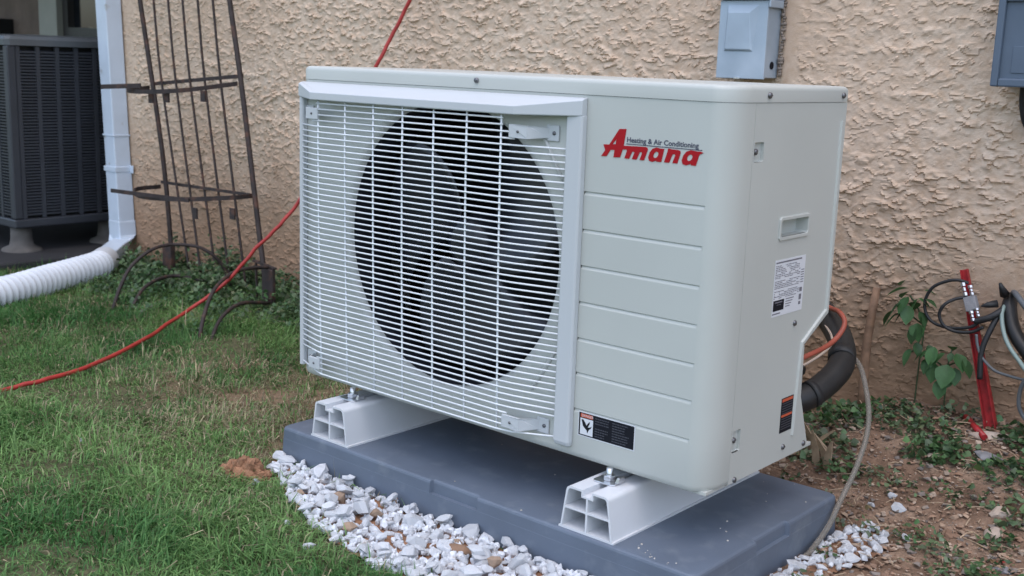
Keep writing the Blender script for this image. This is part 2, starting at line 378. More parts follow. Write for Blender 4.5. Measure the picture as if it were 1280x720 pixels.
# ------------------------------------------------------------------ white riser blocks
def riser(cx, label):
    root = thing("mounting_riser", label, "riser block", (cx, .16, -.09), "white riser blocks on the pad")
    bwid, twid, h, y0, y1 = .0505, .0405, .072, -.067, .385
    def side(z): return bwid+(twid-bwid)*z/h
    O = [(-bwid-.003, 0), (bwid+.003, 0), (bwid+.003, .003), (side(.003), .0035)]
    r = .008
    for k in range(5): a = R(5+k*21.25); O.append((twid-r+.0005+r*math.cos(a), h-r+r*math.sin(a)))
    O += [(.0085, h), (.0085, h-.010), (-.0085, h-.010), (-.0085, h)]
    for k in range(5): a = R(90+k*21.25); O.append((-twid+r-.0005+r*math.cos(a), h-r+r*math.sin(a)))
    O += [(-side(.003), .0035), (-bwid-.003, .003)]
    wt, holes = .0030, []
    def cell(x0b, x1b, z0, x0t, x1t, z1, rr=.004, cut=None):
        P = [(x0b, z0), (x1b, z0)]
        for k in range(4): a = R(k*30); P.append((x1t-rr+rr*math.cos(a), z1-rr+rr*math.sin(a)))
        for k in range(4): a = R(90+k*30); P.append((x0t+rr+rr*math.cos(a), z1-rr+rr*math.sin(a)))
        return P
    zm = .036; mid = .0016
    holes.append(cell(-side(.004)+wt, -mid, .004, -side(zm)+wt, -mid, zm-.0015, .002)); holes.append(cell(mid, side(.004)-wt, .004, mid, side(zm)-wt, zm-.0015, .002))
    ztp = h-.0035
    for sg in (-1, 1):
        P = [(mid, zm+.0015), (side(zm)-wt, zm+.0015)]
        for k in range(4): a = R(k*30); P.append((twid-wt-.006+.006*math.cos(a), ztp-.006+.006*math.sin(a)))
        P += [(.0115, ztp), (.0115, h-.013), (mid, h-.013)]
        if sg < 0: P = [(-a, b) for a, b in P][::-1]
        holes.append(P)
    fn = lambda a, b, t: (cx+a, t, -.09+b)
    mb = MB().poly([O]+holes, fn, y0, y1, walls=False, back=False)
    n = len(O); mb.add([fn(a, b, y0) for a, b in O]+[fn(a, b, y1) for a, b in O], [(i, (i+1) % n, n+(i+1) % n, n+i) for i in range(n)])
    mb.poly([O], fn, y1, y1, walls=False, back=False)
    for l in holes:
        n = len(l); mb.add([fn(a, b, y0) for a, b in l]+[fn(a*.98, b, y0+.22) for a, b in l], [(i, (i+1) % n, n+(i+1) % n, n+i) for i in range(n)])
        mb.poly([[(a*.98, b) for a, b in l]], fn, y0+.22, 0, walls=False, back=False)
    mb.build("block", M['white'], root, fix=True)
    for y, dx in ((-.006, -.003), (.335, 0)):
        x = cx+dx; z = -.018
        pl = MB().loft([[(x+sx*.021*s, y+sy*.019*s, zz) for sx, sy in ((-1, -.7), (-.7, -1), (.7, -1), (1, -.7), (1, .7), (.7, 1), (-.7, 1), (-1, .7))] for s, zz in ((1, z), (1, z+.0030))]).build("washer_plate", M['zinc'], root, bevel=.0008)
        hexa = lambda r, z0, z1: [[(x+r*math.cos(R(60*k+10)), y+r*math.sin(R(60*k+10)), q) for k in range(6)] for q in (z0, z1)]
        MB().loft(hexa(.0105, z+.003, z+.011)).build("nut", M['zinc'], pl, bevel=.001)
        MB().tube([(x, y, z), (x, y, .0045)], .0055, 10).build("bolt", M['zinc'], pl)
        MB().loft([[(x+.016, y-.008, z+.003), (x+.023, y-.008, z+.003), (x+.023, y+.010, z+.003), (x+.016, y+.010, z+.003)], [(x+.019, y-.006, z+.012), (x+.024, y-.006, z+.012), (x+.024, y+.008, z+.012), (x+.019, y+.008, z+.012)]]).build("wing_clip", M['zinc'], pl, bevel=.001)
    return root
riser(.1615, "white hollow plastic riser block under the grille end of the unit")
riser(.7725, "white hollow plastic riser block under the panelled right end of the unit")

# ------------------------------------------------------------------ the outdoor unit
W, H, DP = .94, .608, .366
U = thing("outdoor_unit", "large cream outdoor air conditioning unit with a wire fan grille and red lettering", "air conditioner", (.47, .18, 0))
GZ = (.434, .375, .317, .259, .200, .143, .083); FC = (.389, .309); FR = .2620; ZT = .5826
def arcp(cx, cy, rx, ry, a0, a1, n): return [(cx+rx*math.cos(R(a0+(a1-a0)*k/n)), cy+ry*math.sin(R(a0+(a1-a0)*k/n))) for k in range(n+1)]
fp = MB()
Lp = [(0, .10)]+arcp(.018, .018, .018, .018, 180, 270, 5)                      # left return
Rp = [(.689, 0), (.9, 0), (.905, 0), (.9065, 0)]+[q for q in arcp(.9065, .054, .0335, .054, 270, 360, 10)][1:]+[(.94, .0665), (.9375, .0675), (.9375, .074)]
zl = [.012]
for g in GZ[::-1]: zl += [g-.0056, g-.0050, g-.0006, g+.0008, g+.0014]
zl += [ZT]; gset = {}
def gdepth(x, z):
    if x > .9055: return 0
    for g in GZ:
        if abs(z-(g-.0006)) < 1e-6: return .0026 if x < .9 else .0020
        if abs(z-(g+.0008)) < 1e-6: return .0016 if x < .9 else .0012
    return 0
lg = [[(x, y+(gdepth(x, z) if y == 0 else 0), z) for z in zl] for x, y in Rp]
n = len(zl); vs = [p for l in lg for p in l]
fp.add(vs, [(i*n+j, (i+1)*n+j, (i+1)*n+j+1, i*n+j+1) for i in range(len(Rp)-1) for j in range(n-1)])
fp.loft([[(x, y, .012) for x, y in Lp], [(x, y, ZT) for x, y in Lp]], False, False, True)
ang = sorted([2*math.pi*k/72 for k in range(72)]+[math.atan2(z-FC[1], x-FC[0]) % (2*math.pi) for x in (.018, .689) for z in (.012, ZT)])
def rectpt(a):
    c, s = math.cos(a), math.sin(a); tx = ((.689 if c > 0 else .018)-FC[0])/c if abs(c) > 1e-9 else 1e9; tz = ((ZT if s > 0 else .012)-FC[1])/s if abs(s) > 1e-9 else 1e9
    t = min(tx, tz); return (FC[0]+c*t, 0, FC[1]+s*t)
fp.loft([[(FC[0]+FR*math.cos(a), 0, FC[1]+FR*math.sin(a)) for a in ang], [rectpt(a) for a in ang]], False)
BP = Lp+[(.689, 0)]+Rp[1:-2]
def inset(P, d):
    out = []
    for i, p in enumerate(P):
        a = Vector(P[max(i-1, 0)]); b = Vector(P[min(i+1, len(P)-1)]); t = (b-a).normalized(); out.append((p[0]-t.y*d, p[1]+t.x*d))
    return out
fp.loft([[(x, y, z) for x, y in inset(BP, d)] for d, z in ((0, .012), (.0012, .0065), (.004, .0025), (.010, .0))], False, False, True)
front = fp.build("front_panel", M['paint'], U)
for p in front.data.polygons: p.use_smooth = True
try:
    with bpy.context.temp_override(object=front, active_object=front, selected_objects=[front], selected_editable_objects=[front]): bpy.ops.object.shade_smooth_by_angle(angle=R(25))
except Exception as ex: print("smooth", ex)

# side panel with the handle, two screw pockets and the pipe cut-out
sf = lambda a, b, t: (t, a, b)
SO = [(.0672, .003), (.325, .003), (.325, .014), (.289, .100), (.286, .190), (.3655, .232), (.3655, ZT), (.0672, ZT)]
def rr(y0, y1, z0, z1, r=.003): return [(y0+r, z0), (y1-r, z0), (y1, z0+r), (y1, z1-r), (y1-r, z1), (y0+r, z1), (y0, z1-r), (y0, z0+r)]
HH = rr(.170, .258, .378, .404); PK1 = rr(.0672+.003, .099, .497, .526, .002); PK2 = rr(.0672+.003, .094, .053, .088, .002)
sp = MB().poly([SO, HH, PK1, PK2], sf, .940, .937, back=False)
for l, d, tz in ((HH, .018, .008), (PK1, .005, 0), (PK2, .005, 0)):
    n = len(l); l2 = [(a*.96+.04*sum(q[0] for q in l)/n, b) for a, b in l]
    sp.add([sf(a, b, .940) for a, b in l]+[sf(a, b, .940-d) for a, b in l2], [(i, (i+1) % n, n+(i+1) % n, n+i) for i in range(n)])
    sp.poly([l2], sf, .940-d, 0, walls=False, back=False)
side = sp.build("side_panel", M['paint'], U)
HO = rr(.1645, .2635, .3725, .4095, .004)
MB().poly([HO, HH], sf, .9428, .939).build("handle_rim", M['paint'], side, bevel=.0012)
def strip(pts, w_, h_):
    mb = MB(); P = [Vector(p) for p in pts]; L = []
    for i, p in enumerate(P):
        a = P[max(i-1, 0)]; b = P[min(i+1, len(P)-1)]
        t0 = (p-a).normalized() if i else (b-p).normalized(); t1 = (b-p).normalized() if i < len(P)-1 else t0
        nn = (Vector((-t0.y, t0.x))+Vector((-t1.y, t1.x))).normalized(); k = w_/2/max(.5, nn.dot(Vector((-t0.y, t0.x))))
        q0, q1 = p-nn*k, p+nn*k; L.append([sf(q0.x, q0.y, .9395), sf(q0.x+(q1.x-q0.x)*.25, q0.y+(q1.y-q0.y)*.25, .94+h_), sf(q0.x+(q1.x-q0.x)*.75, q0.y+(q1.y-q0.y)*.75, .94+h_), sf(q1.x, q1.y, .9395)])
    return mb.loft(L)
strip([(.350, .553), (.352, .400), (.354, .238), (.275, .194), (.272, .150), (.268, .038)], .008, .0035).build("edge_rib", M['paint'], side)
scr = MB().lathe((0, 0, 0), (1, 0, 0), [(0, .0035), (.0025, .0034), (.0045, .0022), (.0048, 0)], 10).box(.003, .0038, -.003, .003, -.0006, .0006).mesh("screw", M['screw'])
for y, z, x in ((.0805, .512, .9362), (.0795, .0715, .9362), (.243, .232, .94), (.238, .024, .94), (.084, .0075, .94), (.312, .013, .94)):
    put("screw", scr, side, (x, y, z), (random.random()*3, 0, 0))
# the rest of the case
MB().box(.0, .003, .1002, .363, .004, ZT).build("left_panel", M['paint'], U)
rp = MB().box(.003, .936, .3605, .3635, .24, ZT).box(.003, .62, .3605, .3635, .004, .24).build("rear_panel", M['paint'], U)
MB().box(.62, .936, .284, .287, .004, .238).box(.617, .62, .287, .3605, .004, .238).box(.62, .936, .287, .3605, .238, .241).build("rear_recess", M['paint'], U)
MB().box(.012, .934, .012, .355, -.002, .004).box(.10, .20, .02, .34, -.0035, -.002).build("base_pan", M['paint'], U, bevel=.001)
MB().box(.02, .92, .28, .283, .006, .575).build("coil", M['dark'], U)
MB().lathe((FC[0], 0, FC[1]), (0, 1, 0), [(.2620, .0), (.2575, .0009), (.2535, .0032), (.2505, .0070), (.2490, .011)], 96).build("fan_shroud", M['shroud'], U)
MB().lathe((FC[0], 0, FC[1]), (0, 1, 0), [(.2491, .0109), (.244, .03), (.242, .09), (.270, .0905)], 72).box(.02, .92, .092, .094, .006, .062).box(.02, .92, .092, .094, .552, .575).box(.02, .155, .092, .094, .062, .552).box(.638, .92, .092, .094, .062, .552).build("inner_bulkhead", M['fan'], U)
hub = MB().lathe((FC[0], 0, FC[1]), (0, 1, 0), [(0, .048), (.03, .048), (.045, .056), (.052, .075), (.052, .125), (0, .126)], 28).build("fan", M['fan'], U)
for q in range(3):
    L0 = []
    for i in range(9):
        r = .05+.175*i/8; row = []
        for j in range(9):
            a = R(120*q+20)+R(96)*(j/8-.5)*(1-.15*(i/8))+.5*(i/8)**1.5; row.append((FC[0]+r*math.cos(a), .075+.030*(j/8-.5)*2+.006*math.sin(j/8*3.1), FC[1]+r*math.sin(a)))
        L0.append(row)
    bl = MB().loft(L0, False, False, True).build("blade", M['fan'], hub)
    so = bl.modifiers.new("thick", 'SOLIDIFY'); so.thickness = .003
# pressed ribs beside the fan opening
for x, z, a in ((.622, .485, -58), (.622, .132, 58)):
    d = Vector((math.cos(R(a)), 0, math.sin(R(a))))*.045; c = Vector((x, -.0005, z))
    MB().tube([c-d, c-d*.9, c+d*.9, c+d], [.001, .0035, .0035, .001], 8).build("pressed_rib", M['shroud'], U)
# top cover
def cov(z, e):
    x0, x1, y0, y1 = -.0010-e, W+.0010+e, -.0012-e, DP+.0015+e
    return [(x, y, z) for x, y in arcp(x0+.02, y0+.02, .02, .02, 180, 270, 5)+arcp(x1-.036, y0+.056, .036, .056, 270, 360, 10)+arcp(x1-.006, y1-.006, .006, .006, 0, 90, 3)+arcp(x0+.006, y1-.006, .006, .006, 90, 180, 3)]
cv = MB().loft([cov(z, e) for z, e in ((.5832, -.004), (.5832, 0), (.600, 0), (.6035, -.0008), (.6062, -.0028), (.6076, -.006), (.608, -.010))], True, True, True).build("top_cover", M['paint'], U)
try:
    with bpy.context.temp_override(object=cv, active_object=cv, selected_objects=[cv], selected_editable_objects=[cv]): bpy.ops.object.shade_smooth_by_angle(angle=R(35))
except Exception as ex: print("smooth", ex)
put("screw", scr, cv, (.9418, .101, .5935)); put("screw", scr, cv, (.9418, .345, .5935)); put("screw", scr, cv, (.456, -.0022, .5965), (0, 0, R(-90)))
# fan grille: hood and bars, every wire, the four clips
gm = MB()
def hs(x, fy, zt, zb): return [(x, -.0005, .5785), (x, fy+.006, zt+.001), (x, fy, zt-.002), (x, fy, zb), (x, fy+.002, zb-.001), (x, -.0005, zb-.001)]
gm.loft([hs(.0045, -.0135, .5765, .5515), hs(.009, -.0145, .576, .551), hs(.068, -.038, .5625, .5475), hs(.569, -.038, .5625, .5475), hs(.682, -.0145, .576, .551), hs(.6875, -.0135, .5765, .5515)])
bs_ = lambda x0, x1, y, z: [(x0, -.0004, z), (x0, y+.003, z), (x0+.0025, y, z), (x1-.0025, y, z), (x1, y+.003, z), (x1, -.0004, z)]
gm.loft([bs_(.6565, .6885, -.0135, z) for z in (.5510, .026)]+[bs_(.6575, .6878, -.0115, .0205), bs_(.659, .686, -.008, .018)])
gm.loft([bs_(.0055, .0165, -.0135, z) for z in (.5510, .03, .022)])
gr = gm.build("fan_grille", M['grille'], U, bevel=.0010)
NW = 50; wr = .00160
for i in range(NW):
    z = .5405-i*(.5405-.022)/(NW-1)
    yk = -.0300-.0022*math.sin(math.pi*i/(NW-1)); xl = .082+.012*i/(NW-1); xr = .5385+.010*i/(NW-1)
    if i < 2: pts = [(xl-.004, yk, z), (xr+.003, yk, z)]
    elif i < 4: pts = [(xl-.014, yk, z), (xr+.028, yk, z)]
    elif i in (NW-4, NW-3, NW-2): pts = [(xl-.012, yk, z), (xr, yk, z), (xr+.022, yk+.001, z)]
    elif i == NW-1: pts = [(.015, -.0105, z+.009), (xl-.012, yk+.002, z+.001), (xl, yk, z), (xr, yk, z), (xr+.033, yk+.003, z+.001), (.658, -.0100, z+.008)]
    else: pts = [(.0155, -.0105, z), (xl-.014, yk+.0022, z), (xl, yk, z), (xr, yk, z), (xr+.033, yk+.0035, z), (.6580, -.0105, z)]
    MB().tube(pts, wr, 6).build("grille_wire", M['wire'], gr)
for x in (.087, .1625, .2385, .3135, .3895, .4665, .5425):
    MB().tube([(x-.0055, -.0283, .5485), (x-.004, -.0296, .45), (x, -.0304, .28), (x+.004, -.0296, .12), (x+.0055, -.0283, .0218)], .0018, 6).build("grille_wire", M['wire'], gr)
def clip(sx, x0, x1, z0, z1):
    mb = MB().box(min(x0, x1), max(x0, x1), -.0335, -.0285, z0, z1)
    xe = x1; mb.loft([[(xe-sx*.003, -.0335, z0), (xe, -.0335, z0), (xe, -.0335, z1), (xe-sx*.003, -.0335, z1)], [(xe+sx*.017, -.002, z0+.002), (xe+sx*.021, -.002, z0+.002), (xe+sx*.021, -.002, z1-.002), (xe+sx*.017, -.002, z1-.002)]])
    mb.box(min(xe+sx*.015, xe+sx*.040), max(xe+sx*.015, xe+sx*.040), -.0035, -.0006, z0-.002, z1+.002)
    o = mb.build("grille_clip", M['grille'], gr, bevel=.0010)
    put("screw", scr, o, ((x0+x1)/2, -.0335, (z0+z1)/2), (0, 0, R(-90)), (.5, .5, .5)); put("screw", scr, o, (xe+sx*.031, -.0035, (z0+z1)/2), (0, 0, R(-90)), (.7, .7, .7))
clip(1, .557, .596, .510, .531); clip(1, .562, .600, .029, .051); clip(-1, .084, .052, .511, .532); clip(-1, .090, .060, .030, .052)

# red lettering, drawn from outlines on the panel (x along the front, z up)
def ls(p): return (.7180+(p[0]-85)*.0001772, .4915+(345+.1*(p[0]-85)-p[1])*.000168)
def ell(cx, cy, rx, ry, sk=-.25, n=18): return [ls((cx+rx*math.cos(2*math.pi*k/n)+sk*ry*math.sin(2*math.pi*k/n), cy+ry*math.sin(2*math.pi*k/n))) for k in range(n)]
ff = lambda a, b, t: (a, t, b)
A = [(85, 342), (126, 290), (104, 236), (166, 240), (265, 103), (337, 106), (317, 254), (430, 262), (545, 271), (560, 280), (565, 297), (532, 389), (487, 384), (509, 326), (505, 316), (487, 315), (456, 381), (409, 376), (431, 320), (427, 311), (408, 310), (380, 373), (331, 367), (354, 300), (348, 290), (309, 287), (286, 358), (216, 356), (224, 291), (182, 289), (143, 345)]
a1 = [(728, 290), (688, 288), (650, 277), (612, 287), (586, 318), (573, 362), (583, 392), (615, 404), (654, 392), (658, 402), (705, 406)]
n_ = [(765, 288), (810, 298), (860, 303), (884, 313), (888, 330), (862, 421), (814, 416), (838, 350), (833, 340), (812, 340), (783, 413), (732, 408), (762, 312)]
a2 = [(1104, 333), (1076, 322), (1028, 318), (985, 308), (945, 318), (916, 350), (902, 395), (914, 427), (948, 438), (990, 426), (994, 438), (1040, 443), (1066, 350)]
lt = MB()
for outer, holes in ((A, [[ls(q) for q in ((239, 193), (233, 238), (201, 238))]]), (a1, [ell(648, 342, 24, 27)]), (n_, []), (a2, [ell(978, 373, 25, 27)])):
    lt.poly([[ls(q) for q in outer]]+holes, ff, -.0008, -.0001, back=False)
lt.build("lettering", M['red'], front)
def text(body, size, m, parent, name, fn, shear=0., space=1., off=0.):
    c = bpy.data.curves.new(name, 'FONT'); c.body = body; c.size = size; c.shear = shear; c.space_character = space; c.offset = off
    o = bpy.data.objects.new(name, c); COL.objects.link(o); dg = bpy.context.evaluated_depsgraph_get()
    me = bpy.data.meshes.new_from_object(o.evaluated_get(dg)); bpy.data.objects.remove(o)
    w_ = max(v.co.x for v in me.vertices); org = WL[parent.name]
    for v in me.vertices: v.co = Vector(fn(v.co.x, v.co.y))-org
    me.materials.clear(); me.materials.append(m); q = bpy.data.objects.new(name, me); link(q, parent, org); return q, w_
tx0, tz0 = ls((345, 222)); text("Heating & Air Conditioning", .0107, M['navy'], front, "small_lettering", lambda a, b: (tx0+a*1.06, -.0006, tz0+b), off=.00022)
q0, q1 = ls((343, 241)), ls((1090, 303)); MB().poly([[q0, (q1[0], q0[1]), (q1[0], q0[1]+.0011), (q0[0], q0[1]+.0011)]], ff, -.0006, -.0001).build("underline", M['navy'], front)

# stickers
def rect(mb, fn, a0, a1, b0, b1, t): mb.add([fn(a0, b0, t), fn(a1, b0, t), fn(a1, b1, t), fn(a0, b1, t)], [(0, 1, 2, 3)])
def sticker(name, fn, s, a0, a1, b0, b1, m, parent):
    return MB().poly([[(a0, b0), (a1, b0), (a1, b1), (a0, b1)]], fn, s[0]+s[1]*.0005, s[0]+s[1]*.0001).build(name, m, parent)
S = (0, -1); T = lambda k: S[0]+S[1]*(.0005+.0002*k)
lb = sticker("danger_label", ff, S, .6985, .8095, .0405, .0815, M['sticker'], front)
mb = MB(); rect(mb, ff, .700, .808, .042, .080, T(1)); mb.build("black_field", M['ink'], lb)
mb = MB(); rect(mb, ff, .7035, .7275, .0725, .0785, T(2)); mb.build("header", M['danger'], lb)
text("DANGER", .0058, M['sticker'], lb, "header_text", lambda a, b: (.7055+a, T(3), .0737+b))
mb = MB(); rect(mb, ff, .7030, .7285, .0440, .0710, T(2)); mb.build("pictogram_panel", M['sticker'], lb)
mb = MB()
mb.poly([[(.7055, .0685), (.709, .069), (.7135, .064), (.7155, .060), (.7205, .0665), (.7225, .0675), (.7215, .063), (.7185, .0575), (.723, .0585), (.7265, .061), (.7245, .0565), (.7215, .0545), (.7195, .051), (.718, .047), (.7165, .052), (.7125, .055), (.7085, .0585)]], ff, T(3), T(2), walls=False, back=False); mb.build("pictogram", M['ink'], lb)
mb = MB(); 
for c0, c1 in ((.7325, .760), (.766, .800)):
    for k in range(8):
        zz = .0765-k*.0042
        if k == 3 and c0 < .75: continue
        e = c1-random.random()*.010; a = c0
        while a < e: wd = .002+random.random()*.004; rect(mb, ff, a, min(a+wd, e), zz-.0017, zz, T(2)); a += wd+.0009
mb.build("fine_print", M['ink2'], lb)
S = (.94, 1)
rl = sticker("rating_label", sf, S, .163, .263, .252, .342, M['sticker'], side)
mb = MB(); random.seed(3)
rect(mb, sf, .165, .250, .3365, .3390, T(1))
for k in range(20):
    zz = .333-k*.0027; a = .165; e = .247 if k > 3 else .243
    if k in (8, 14): continue
    while a < e: wd = .002+random.random()*.008; rect(mb, sf, a, min(a+wd, e), zz-.0012, zz, T(1)); a += wd+.0012+(random.random() < .2)*.012
for k in range(6): rect(mb, sf, .250, .2605, .318-k*.004, .3195-k*.004, T(1))
for k, (b0, b1) in enumerate(((.283, .290), (.270, .279), (.262, .267))): rect(mb, sf, .249, .258-k*.001, b0, b1, T(1))
for k in range(4): rect(mb, sf, .205, .232-k*.004, .276-k*.004, .2775-k*.004, T(1))
rect(mb, sf, .164, .190, .2555, .2575, T(1)); mb.build("fine_print", M['greyink'], rl)
mb = MB(); rect(mb, sf, .165, .200, .2610, .2780, T(1)); mb.build("black_field", M['ink'], rl)
mb = MB(); rect(mb, sf, .170, .194, .2735, .2755, T(2)); rect(mb, sf, .176, .190, .2700, .2708, T(2)); mb.build("fine_print", M['greyink'], rl)
wl = sticker("warning_label", sf, S, .2215, .262, .050, .109, M['ink'], side)
mb = MB(); rect(mb, sf, .2235, .260, .1025, .1075, T(1)); rect(mb, sf, .2235, .260, .0765, .0805, T(1)); mb.build("header", M['danger'], wl)
mb = MB()
for k in range(5): rect(mb, sf, .2245, .2590, .0985-k*.0042, .1000-k*.0042, T(1))
for k in range(5): rect(mb, sf, .2245, .2590, .0725-k*.0042, .0740-k*.0042, T(1))
mb.build("fine_print", M['ink2'], wl); random.seed(11)

# ------------------------------------------------------------------ boxes on the wall
t = thing("disconnect_box", "grey metal disconnect box on the stucco wall above the unit's right end", "electrical box", (.44, .95, .61))
MB().box(.383, .500, .886, .945, .612, .95).build("case", M['steelbox'], t, bevel=.002)
dm = MB(); dm.box(.381, .502, .8795, .8855, .609, .7795)
fr = [(.397, .668), (.470, .668), (.482, .772), (.400, .772)]; tp = [(.402, .673), (.465, .673), (.458, .752), (.405, .752)]
dm.loft([[(a, .8800, b) for a, b in fr], [(a, .8745, b) for a, b in tp]]); dm.build("door", M['steelbox'], t, bevel=.0015)
MB().box(.374, .5085, .870, .945, .7805, .95).box(.5045, .5095, .8745, .935, .764, .7803).build("hood", M['steelbox'], t, bevel=.002)
MB().lathe((.5004, .915, .640), (1, 0, 0), [(.0085, 0), (.0085, .0012), (.006, .0014), (0, .0010)], 16).build("knockout", M['ink'], t)
MB().box(.43, .444, .876, .8795, .6085, .6115).build("latch", M['zinc'], t)
cm = MB()
for k in range(26):
    z = .62+k*.0065; cm.tube([(.506+random.uniform(-.003, .003), .938, z), (.512+random.uniform(-.004, .004), .941, z+.002)], random.uniform(.002, .005), 6)
cm.build("caulk_bead", mat("dirty_caulk", (.24, .20, .17), .8, var=.3, vs=60), t)
t = thing("meter_box", "dark blue grey metal box high on the wall at the right edge", "electrical box", (1.15, .95, .615))
MB().box(1.003, 1.36, .868, .945, .617, .93).build("case", M['bluebox'], t, bevel=.003)
mm_ = MB().box(1.000, 1.014, .848, .868, .614, .785).box(1.35, 1.364, .848, .868, .614, .785).box(1.0142, 1.3498, .848, .868, .614, .630).box(1.0142, 1.3498, .848, .868, .771, .785)
mm_.build("cover_frame", M['bluebox'], t, bevel=.003)
MB().box(1.0142, 1.3498, .856, .868, .6302, .7708).build("cover_panel", M['bluebox'], t)
MB().box(1.034, 1.16, .8545, .856, .640, .690).build("pressed_plate", M['bluebox'], t, bevel=.001)
MB().box(.998, 1.366, .845, .945, .7855, .80).box(.998, 1.366, .852, .945, .80, .96).build("hood", M['bluebox'], t, bevel=.003)
tag(MB().tube(spline([(1.047, .90, .62), (1.046, .915, .575), (1.056, .93, .537), (1.10, .935, .50), (1.2, .935, .48), (1.5, .935, .46)]), .007, 8).build("power_cable", M['black']), "black cable dropping out of the bottom of the dark blue grey box", "cable")

# ------------------------------------------------------------------ downspout and drain pipe
t = thing("downspout", "white rectangular downspout on the house corner with an elbow at its foot", "downspout", (-2.2, .9, -.15))
def rectloop(c, ax, w_, d_): c = Vector(c); ux, uy = ax; return [c+ux*sx*w_/2+uy*sy*d_/2 for sx, sy in ((-1, -1), (1, -1), (1, 1), (-1, 1))]
EX, EY, EZ = Vector((1, 0, 0)), Vector((0, 1, 0)), Vector((0, 0, 1))
cx = lambda z: -2.182-.058*(z+.1)
pm = MB()
for z0, z1, g in ((.168, 1.9, 0), (-.045, .168, .002), ):
    pm.loft([[Vector(p)+Vector((0, 0, 0)) for p in rectloop((cx(z)-.036, .909, z), (EX, EY), .072+g, .066+g)] for z in (z1, z0)])
pm.build("pipe", M['gutter'], t, bevel=.004)
PX = Vector((.67, .74, 0))
em = MB().loft([rectloop((cx(-.04)-.036, .909, -.02), (EX, EY), .077, .071), rectloop((cx(-.1)-.035, .908, -.075), (EX, EY), .078, .072),
                rectloop((-2.195, .885, -.112), ((EX+PX).normalized(), (EY*.6-EX*.2+EZ*.6).normalized()), .076, .080), rectloop((-2.135, .83, -.124), (PX, EZ), .072, .066), rectloop((-1.965, .680, -.124), (PX, EZ), .070, .062)])
em.build("elbow", M['gutter'], t, bevel=.004)
MB().box(cx(.18)-.079, cx(.18)+.004, .872, .948, .166, .186).box(cx(.18)-.002, cx(.18)+.022, .935, .9385, .160, .190).build("strap", M['gutter'], t, bevel=.003)
MB().box(cx(.305)-.075, cx(.305)+.003, .8735, .944, .300, .306).build("seam", M['gutter'], t, bevel=.001)
P = spline([(-2.00, .712, -.124), (-1.90, .62, -.122), (-1.835, .515, -.121), (-1.75, .36, -.120), (-1.68, .235, -.120), (-1.60, .06, -.120), (-1.50, -.2, -.12), (-1.42, -.6, -.12), (-1.5, -1.1, -.12)], 90)
acc = 0; out = []; rs = []; last = -1
for i in range(1, len(P)):
    acc += (P[i]-P[i-1]).length
    if acc-last < .0026: continue
    last = acc; out.append(P[i]); c_ = math.cos(2*math.pi*acc/.027)
    rs.append(.042+.0095*math.copysign(abs(c_)**.5, c_) if acc > .11 else (.050 if acc > .015 else .045))
tag(MB().tube(out, rs, 20, smooth=True).build("drain_pipe", M['corr']), "white corrugated flexible drain pipe lying on the grass at the left edge", "drain pipe")

# ------------------------------------------------------------------ dark condenser at the left
ac = thing("condenser", "dark charcoal condenser with louvred sides standing on feet left of the downspout", "air conditioner", (-2.82, .98, -.155))
x0, x1, y0, y1, z0, z1 = -3.21, -2.45, .60, 1.36, -.045, .625
MB().box(x0+.03, x1-.03, y0+.03, y1-.03, z0+.02, z1).build("coil", M['acblack'], ac)
MB().box(x0, x1, y0, y1, z0-.012, z0+.022).build("base_pan", M['acdark'], ac, bevel=.006)
for a, b in ((x0, y0), (x1-.034, y0), (x0, y1-.034), (x1-.034, y1-.034)): MB().box(a, a+.034, b, b+.034, z0+.0225, z1-.001).build("corner_post", M['acdark'], ac, bevel=.005)
tpm = MB().loft([[(x0-e+(c[0])*(x1-x0+2*e), y0-e+c[1]*(y1-y0+2*e), z) for c in ((.02, 0), (.98, 0), (1, .02), (1, .98), (.98, 1), (.02, 1), (0, .98), (0, .02))] for z, e in ((z1, .004), (z1+.022, .006), (z1+.034, .0), (z1+.040, -.03), (z1+.043, -.2))])
tpm.build("top_cover", mat("grey_cover_paint", (.10, .11, .12), .3, var=.15, vs=6), ac)  # cover colour lighter and glossier than the cabinet sides
nc = 9; cw = (y1-y0-.068)/nc
for j in range(nc):
    mb = MB(); b0 = y0+.034+j*cw
    mb.box(x1-.014, x1-.002, b0, b0+.016, z0+.023, z1-.002)
    k = 0; z = z0+.034
    while z < z1-.02:
        mb.loft([[(x1-.004, b0+.016, z), (x1-.004, b0+cw, z), (x1-.004, b0+cw, z+.0055), (x1-.004, b0+.016, z+.0055)], [(x1-.016, b0+.016, z+.004), (x1-.016, b0+cw, z+.004), (x1-.016, b0+cw, z+.0095), (x1-.016, b0+.016, z+.0095)]]); z += .0115
    tag(mb.build("louvre_panel", M['acdark'], ac, fix=False), kind="stuff")
    mb = MB(); b0 = x0+.034+j*cw; mb.box(b0, b0+.016, y0+.002, y0+.014, z0+.023, z1-.002); z = z0+.034
    while z < z1-.02: mb.box(b0+.016, b0+cw, y0+.004, y0+.014, z, z+.0055); z += .0115
    tag(mb.build("louvre_panel", M['acdark'], ac, fix=False), kind="stuff")
for a, b in ((x1-.07, .655), (x1-.07, 1.02), (x1-.07, 1.30), (x0+.07, .655), (x0+.07, 1.30)):
    MB().lathe((a, b, -.152), (0, 0, 1), [(.075, 0), (.072, .008), (.045, .020), (.040, .045), (.038, .10), (0, .10)], 20).build("foot", M['concrete'], ac)
tag(MB().box(-3.5, -2.29, .36, 1.55, -.24, -.152).build("condenser_pad", M['acpad'], bevel=.008), "black pad under the dark condenser", "equipment pad")

